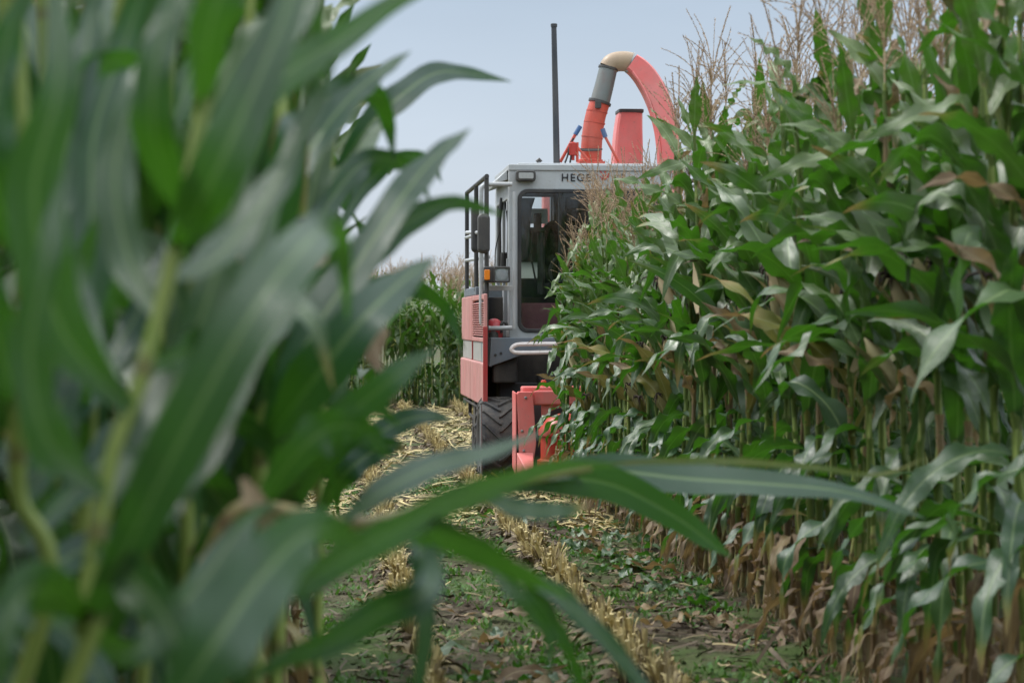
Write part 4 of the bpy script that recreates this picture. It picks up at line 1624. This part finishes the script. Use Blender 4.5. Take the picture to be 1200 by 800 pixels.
hs.tube(spline([pp(662, 191, 19.5), pp(665, 183, 19.5), pp(668, 170, 19.5), pp(672, 162, 19.5)], 14), .010, 6)
hs.tube(spline([pp(668, 191, 19.5), pp(670, 180, 19.5), pp(675, 172, 19.5), pp(682, 176, 19.5), pp(703, 176, 19.5)], 18), .010, 6)
part("hydraulic_hose", hs, BLACK, smooth=True, bevel=0)
bd_ = MB(); a = xz(637, 300, 20.3); b = xz(650, 222, 20.3); bd_.box(a[0], b[0] + .02, 20.3, 20.5, ZU, b[1])
part("blower_duct", bd_, PINK, bevel=.02)
bb = MB(); bb.box(pp(662, 195).x, pp(745, 195).x, 19.42, 20.5, ZU, pp(650, 193, 19.42).z - .04)
part("rear_housing", bb, GREY, bevel=.01)



# ------------------------------------------------------------------ the nearest plants at the left, out of focus
def blade(mb, pts, W, roll=0.0, roll1=0.0, dry=.0, tip=.1, wav=.10, fold=.22, seed=0, n=26, rnd=None, across=7):
    r = np.random.default_rng(seed + 77)
    P = spline([atY(*q) for q in pts], n)
    T = np.gradient(P, axis=0); T /= np.linalg.norm(T, axis=1)[:, None]
    V = P - np.array(CAM); V /= np.linalg.norm(V, axis=1)[:, None]
    S = np.cross(T, V); S /= np.linalg.norm(S, axis=1)[:, None]
    N = np.cross(T, S)
    a = R(roll) + R(roll1) * np.linspace(0, 1, n)
    S2 = S * np.cos(a)[:, None] + N * np.sin(a)[:, None]
    add_strip(mb, P, S2, np.cross(T, S2), W, r, dry=dry, tip=tip, wav=wav, fold=fold, across=across, rnd=rnd, young=0.0)  # near blades get no painted sunlight, kept dark as if shaded


def near_plant(stalk_pts, rad, base, label, blades, top_tassel=False, dry=.1):
    st = MB()
    P = spline([Vector(base)] + [atY(*q) for q in stalk_pts], 50)
    L = np.concatenate([[0], np.cumsum(np.linalg.norm(np.diff(P, axis=0), axis=1))])
    rr = np.interp(L, [0, L[-1]], [rad * 1.15, rad * .7])
    vv = L / .17
    rr = rr * (1 + .16 * np.exp(-((vv - np.round(vv)) / .08) ** 2))
    st.tube(P, rr, 10)
    st.uv[-1][:, 1] = np.repeat(vv, 10)
    st.tone[-1][:, 0] = dry
    fo = MB()
    for i, b in enumerate(blades):
        blade(fo, b[0], b[1], seed=i * 13 + len(label), **b[2])
    root = empty('corn_plant', base)
    link('stalk', st.mesh('corn_stalk', M_STALK, True, base), root)
    link('foliage', fo.mesh('corn_foliage', M_LEAF, True, base), root)
    tag(root, label, "corn plant", "corn plants standing left of the path")


G = dict
near_plant([(86, 800, 1.95), (95, 740, 1.97), (130, 540, 2.0), (165, 445, 2.02), (210, 270, 2.05), (262, 0, 2.1), (290, -150, 2.15)], .0096, (-.62, 1.85, 0),
           "nearest blurred corn plant, slanting pale stalk and one broad grey green leaf", [
    ([(100, 735, 1.97), (140, 660, 1.9), (215, 510, 1.85), (290, 375, 1.85), (345, 300, 1.9), (382, 268, 2.0), (402, 300, 2.15), (408, 380, 2.25)], 0.058, G(roll=-18, wav=.04, rnd=.9)),
    ([(225, 200, 2.07), (262, 150, 2.2), (330, 90, 2.3), (400, 45, 2.4), (470, 0, 2.5), (540, -30, 2.6)], 0.047, G(roll=25, wav=.06)),
    ([(235, 130, 2.08), (250, 20, 2.0), (300, -90, 2.0), (380, -160, 2.0)], 0.049, G(roll=30)),
    ([(225, 215, 2.07), (280, 120, 2.2), (350, 20, 2.3), (420, -80, 2.4)], 0.040, G(roll=-30, rnd=.2)),
    ([(195, 330, 2.04), (255, 300, 2.1), (320, 220, 2.2), (370, 120, 2.3), (395, 60, 2.3)], 0.044, G(roll=-40, rnd=.1)),
    ([(170, 430, 2.02), (235, 400, 2.2), (300, 300, 2.3), (340, 190, 2.4)], 0.043, G(roll=30, rnd=.7)),
    ([(140, 520, 2.0), (205, 560, 2.1), (260, 480, 2.2), (320, 390, 2.3), (370, 330, 2.4)], 0.044, G(roll=-45, rnd=.05)),
    ([(108, 660, 1.98), (180, 600, 2.15), (250, 520, 2.2), (300, 430, 2.3)], 0.046, G(roll=-30, rnd=.1)),
    ([(98, 730, 1.97), (160, 760, 2.1), (230, 690, 2.2), (290, 610, 2.3), (330, 590, 2.35)], 0.040, G(roll=25, rnd=.8)),
    ([(215, 255, 2.05), (180, 150, 1.95), (190, 40, 1.95), (230, -60, 2.0)], 0.043, G(roll=-15, rnd=.4)),
    ([(150, 490, 2.01), (110, 420, 2.2), (95, 330, 2.3), (120, 230, 2.3)], 0.040, G(roll=25, rnd=.9)),
    ([(205, 290, 2.05), (240, 230, 1.95), (290, 120, 1.95), (340, 0, 2.0), (380, -120, 2.1)], 0.055, G(roll=12, wav=.05, rnd=.2)),
    ([(185, 370, 2.03), (150, 300, 2.1), (135, 200, 2.15), (165, 90, 2.2), (210, 10, 2.3)], 0.047, G(roll=-20)),
    ([(150, 480, 2.0), (70, 380, 1.9), (40, 230, 1.85), (70, 90, 1.85), (60, -60, 1.9)], 0.060, G(roll=20, rnd=.1)),
    ([(120, 600, 2.0), (190, 480, 2.15), (250, 330, 2.2), (285, 180, 2.25), (300, 60, 2.3)], 0.049, G(roll=-35, rnd=.3)),
    ([(125, 580, 2.0), (60, 520, 1.8), (35, 420, 1.75), (55, 300, 1.75), (80, 190, 1.8)], 0.047, G(roll=35)),
    ([(112, 640, 1.98), (170, 690, 1.85), (210, 760, 1.8), (220, 860, 1.8)], 0.049, G(roll=30, rnd=.2)),
    ([(100, 720, 1.97), (40, 690, 1.8), (5, 740, 1.75), (-10, 840, 1.75)], 0.055, G(roll=-30)),
])
near_plant([(26, 800, 2.25), (20, 560, 2.25), (28, 280, 2.2), (22, 80, 2.2), (15, -150, 2.2)], .0115, (-.78, 2.3, 0),
           "upright blurred corn plant with pale green stalk at the left photo edge", [
    ([(22, 520, 2.25), (70, 420, 2.35), (105, 300, 2.4), (110, 160, 2.45), (150, 40, 2.5), (190, -80, 2.5)], 0.060, G(roll=10, rnd=.1)),
    ([(24, 360, 2.2), (60, 250, 2.3), (90, 120, 2.35), (110, 0, 2.4), (120, -80, 2.4)], 0.044, G(roll=-25, rnd=.2)),
    ([(22, 600, 2.25), (60, 520, 2.3), (80, 400, 2.35), (60, 300, 2.4)], 0.044, G(roll=20, rnd=.7)),
    ([(22, 480, 2.25), (-5, 380, 2.15), (-10, 280, 2.1)], 0.044, G(roll=20)),
    ([(20, 740, 2.25), (70, 660, 2.4), (130, 640, 2.5), (180, 690, 2.5)], 0.044, G(roll=-20, rnd=.2)),
    ([(24, 560, 2.25), (110, 450, 2.6), (180, 330, 2.7), (230, 200, 2.8)], 0.044, G(roll=-30, rnd=.3)),
    ([(25, 300, 2.2), (-10, 200, 2.1), (0, 80, 2.1), (40, -40, 2.1)], 0.055, G(roll=-20)),
    ([(24, 640, 2.25), (100, 560, 2.4), (160, 500, 2.5), (215, 520, 2.5), (240, 640, 2.5)], 0.049, G(roll=25)),
    ([(22, 200, 2.2), (80, 110, 2.35), (140, 70, 2.4), (200, 100, 2.5)], 0.047, G(roll=40, rnd=.9)),
    ([(24, 700, 2.25), (80, 740, 2.3), (120, 800, 2.3), (140, 880, 2.3)], 0.049, G(roll=-25)),
    ([(24, 420, 2.25), (90, 360, 2.6), (140, 340, 2.7), (180, 400, 2.8), (190, 500, 2.8)], 0.044, G(roll=15, rnd=.6)),
])
near_plant([(300, 800, 3.0), (305, 560, 3.0), (318, 330, 3.0), (330, 130, 3.05), (340, -80, 3.1)], .0115, (-.13, 3.0, 0),
           "corn plant whose long leaves reach out over the path against the sky", [
    ([(306, 540, 3.0), (345, 430, 2.95), (415, 315, 3.0), (485, 212, 3.1), (520, 175, 3.15), (552, 150, 3.2)], 0.076, G(roll=-42, wav=.06, rnd=.0)),
    ([(315, 400, 3.0), (360, 350, 3.05), (420, 305, 3.1), (475, 262, 3.15), (530, 238, 3.2), (592, 252, 3.3)], 0.061, G(roll=28, wav=.05, rnd=1.0)),
    ([(308, 520, 3.0), (360, 455, 2.8), (415, 385, 2.75), (470, 330, 2.8), (510, 302, 2.85)], 0.080, G(roll=-25, wav=.07, rnd=.3)),
    ([(304, 600, 3.0), (370, 520, 2.7), (430, 468, 2.65), (475, 432, 2.65), (512, 408, 2.7)], 0.052, G(roll=22, wav=.05, rnd=1.0)),
    ([(322, 270, 3.02), (355, 190, 3.1), (405, 120, 3.2), (445, 85, 3.25), (482, 60, 3.3)], 0.057, G(roll=-40, wav=.06)),
    ([(326, 200, 3.03), (365, 135, 3.15), (405, 105, 3.25), (440, 112, 3.3), (456, 150, 3.4), (462, 190, 3.4)], 0.047, G(roll=20, rnd=1.0)),
    ([(310, 480, 3.0), (315, 330, 2.85), (332, 215, 2.8), (345, 150, 2.8), (352, 160, 2.9), (356, 250, 2.95)], 0.057, G(roll=15, tip=.75, rnd=.1)),
    ([(318, 340, 3.0), (370, 260, 3.2), (420, 195, 3.3), (455, 187, 3.4), (490, 205, 3.5), (505, 240, 3.5)], 0.046, G(roll=30, rnd=.2)),
    ([(312, 450, 3.0), (260, 330, 2.9), (235, 230, 2.9), (250, 120, 2.9)], 0.068, G(roll=-25)),
    ([(303, 650, 3.0), (350, 560, 2.8), (395, 490, 2.75), (430, 470, 2.75), (470, 500, 2.75)], 0.065, G(roll=30, rnd=.8)),
    ([(303, 640, 3.0), (240, 560, 2.8), (215, 480, 2.75), (205, 400, 2.75)], 0.065, G(roll=-20)),
    ([(302, 690, 3.0), (270, 640, 2.8), (235, 650, 2.75), (225, 720, 2.75)], 0.046, G(dry=.8, wav=.3)),
])
near_plant([(372, 800, 4.1), (376, 500, 4.1), (382, 300, 4.1), (390, 150, 4.15)], .0105, (-.02, 4.1, 0),
           "corn plant with a short leaf tip lit against the sky beside the path", [
    ([(388, 215, 4.12), (430, 150, 4.1), (470, 112, 4.1), (510, 86, 4.15), (548, 86, 4.2), (600, 96, 4.3)], 0.065, G(roll=-30, wav=.05, rnd=.0)),
    ([(384, 290, 4.1), (430, 215, 4.2), (470, 185, 4.2), (505, 190, 4.3), (518, 215, 4.3)], 0.038, G(roll=25)),
    ([(380, 380, 4.1), (430, 340, 4.2), (480, 335, 4.2), (520, 360, 4.3), (545, 410, 4.3)], 0.053, G(roll=30, rnd=.7)),
    ([(376, 560, 4.1), (420, 522, 4.0), (470, 494, 4.0), (505, 487, 4.0), (530, 494, 4.0)], 0.049, G(roll=-15, rnd=.0)),
    ([(375, 600, 4.1), (400, 560, 3.9), (435, 530, 3.9), (462, 522, 3.9), (476, 530, 3.9)], 0.053, G(roll=20, tip=.7, rnd=.1)),
    ([(376, 520, 4.1), (350, 440, 4.0), (345, 380, 4.0), (360, 330, 4.0)], 0.061, G(roll=15)),
])
near_plant([(215, 760, 2.55), (245, 650, 2.55), (280, 595, 2.55), (330, 597, 2.58), (390, 610, 2.6), (440, 610, 2.65), (520, 588, 2.8), (600, 566, 3.0), (690, 548, 3.5)], .0098, (-.42, 2.55, 0),
           "bent over corn plant with tan stalk lying across the lower foreground", [
    ([(318, 694, 1.95), (350, 682, 1.95), (430, 637, 2.0), (520, 592, 2.1), (600, 562, 2.25), (665, 545, 2.4), (730, 545, 2.6)], .050, G(roll=46, wav=.05, rnd=1.0)),
    ([(440, 612, 2.1), (490, 618, 2.1), (550, 640, 2.15), (610, 672, 2.2), (670, 700, 2.3)], .046, G(roll=42, wav=.05, rnd=.9)),
    ([(575, 572, 3.6), (650, 560, 4.1), (720, 568, 4.2), (790, 604, 4.2), (830, 633, 4.2), (858, 653, 4.2)], .078, G(roll=18, wav=.03, rnd=.8)),
    ([(610, 560, 3.7), (700, 550, 4.4), (800, 560, 4.6), (890, 566, 4.6), (990, 576, 4.6), (1085, 607, 4.6)], .088, G(roll=-34, wav=.04, rnd=.0)),
    ([(690, 545, 3.8), (780, 540, 4.0), (870, 541, 4.1), (960, 548, 4.2), (1030, 556, 4.2), (1090, 534, 4.3)], 0.017, G(roll=10, dry=.30, rnd=.2)),
    ([(600, 665, 2.7), (650, 695, 2.7), (700, 740, 2.75), (760, 810, 2.8), (790, 870, 2.8)], 0.035, G(roll=-35, rnd=.1)),
    ([(610, 672, 2.7), (640, 715, 2.7), (670, 770, 2.7), (700, 850, 2.75)], 0.027, G(roll=30, rnd=.3)),
    ([(560, 650, 2.7), (600, 690, 2.6), (640, 740, 2.6), (645, 800, 2.6)], 0.023, G(roll=20)),
    ([(480, 600, 2.7), (492, 640, 2.6), (496, 690, 2.6), (499, 740, 2.6), (490, 800, 2.6), (482, 870, 2.6)], 0.030, G(roll=-15, wav=.05, rnd=.0)),
    ([(508, 640, 2.1), (502, 690, 2.0), (455, 712, 2.0), (400, 745, 2.0), (330, 775, 2.0), (280, 800, 2.0)], 0.041, G(roll=-22, rnd=.2)),
    ([(190, 850, 1.75), (250, 755, 1.75), (310, 670, 1.8), (370, 620, 1.85), (430, 640, 1.95)], 0.074, G(roll=20, wav=.05, rnd=.9)),
    ([(400, 612, 2.6), (450, 575, 2.6), (510, 545, 2.65), (570, 530, 2.7), (640, 505, 2.8)], 0.045, G(roll=-35, wav=.05, rnd=.0)),
    ([(300, 596, 2.55), (350, 530, 2.5), (390, 500, 2.5), (430, 505, 2.5), (455, 540, 2.5)], 0.062, G(roll=30, rnd=.8)),
    ([(285, 560, 2.4), (300, 590, 2.35), (325, 630, 2.35), (340, 655, 2.35)], 0.025, G(dry=.78, tip=0, wav=.1)),
    ([(560, 580, 2.9), (610, 596, 2.9), (660, 598, 2.9), (700, 588, 2.9)], 0.031, G(roll=-20, dry=.1, tip=.9)),
], dry=.75)


# more plants close by, filling the left with steep narrow blades
rn5 = np.random.default_rng(55)
for sx, lean, d, lab in ((112, 30, 2.6, "close blurred corn plant with steep narrow blades and slim yellow green stem, left half"),
                         (185, 18, 2.9, "blurred corn plant just behind the nearest slanting stalk"),
                         (255, 40, 3.3, "blurred corn plant leaning slightly right behind the nearest leaves"),
                         (60, -10, 3.1, "blurred upright corn plant near the left photo edge, behind others"),
                         (345, 22, 3.4, "slim upright corn plant at the inner edge of the left corn"),
                         (150, 35, 3.6, "blurred corn plant filling the gap behind the nearest slanting stalk, steep dark blades"),
                         (225, 12, 2.75, "close corn plant of steep narrow blades right of the nearest slanting stalk"),
                         (-20, 25, 2.7, "blurred corn plant cut by the left photo edge")):
    stx = lambda y: sx + lean * (400 - y) / 400
    bl = []
    side = 1
    for y in np.arange(900, -60, -82):
        y = y + rn5.uniform(-20, 20)
        side = -side
        reach = rn5.uniform(35, 150) * side
        if sx > 300 and side > 0:
            reach *= .5
        rise = rn5.uniform(150, 300)
        x0 = stx(y)
        dd = rn5.normal(0, .22)
        if rn5.random() < .6:
            pts = [(x0, y, d), (x0 + reach * .22, y - rise * .38, d + dd * .3), (x0 + reach * .58, y - rise * .78, d + dd * .7), (x0 + reach, y - rise, d + dd)]
        else:
            pts = [(x0, y, d), (x0 + reach * .3, y - rise * .5, d + dd * .3), (x0 + reach * .7, y - rise * .72, d + dd * .6), (x0 + reach * 1.15, y - rise * .55, d + dd), (x0 + reach * 1.35, y - rise * .2, d + dd)]
        bl.append((pts, rn5.uniform(.040, .062), dict(roll=rn5.uniform(-65, 65), roll1=rn5.uniform(-40, 40), rnd=rn5.uniform(0, 1), tip=float(rn5.choice([.05, .5])), wav=.08)))
    b = atY(stx(800), 800, d)
    near_plant([(stx(y), y, d) for y in (800, 560, 320, 100, -120)], .0112, (b.x - .06, d, 0), lab, bl)
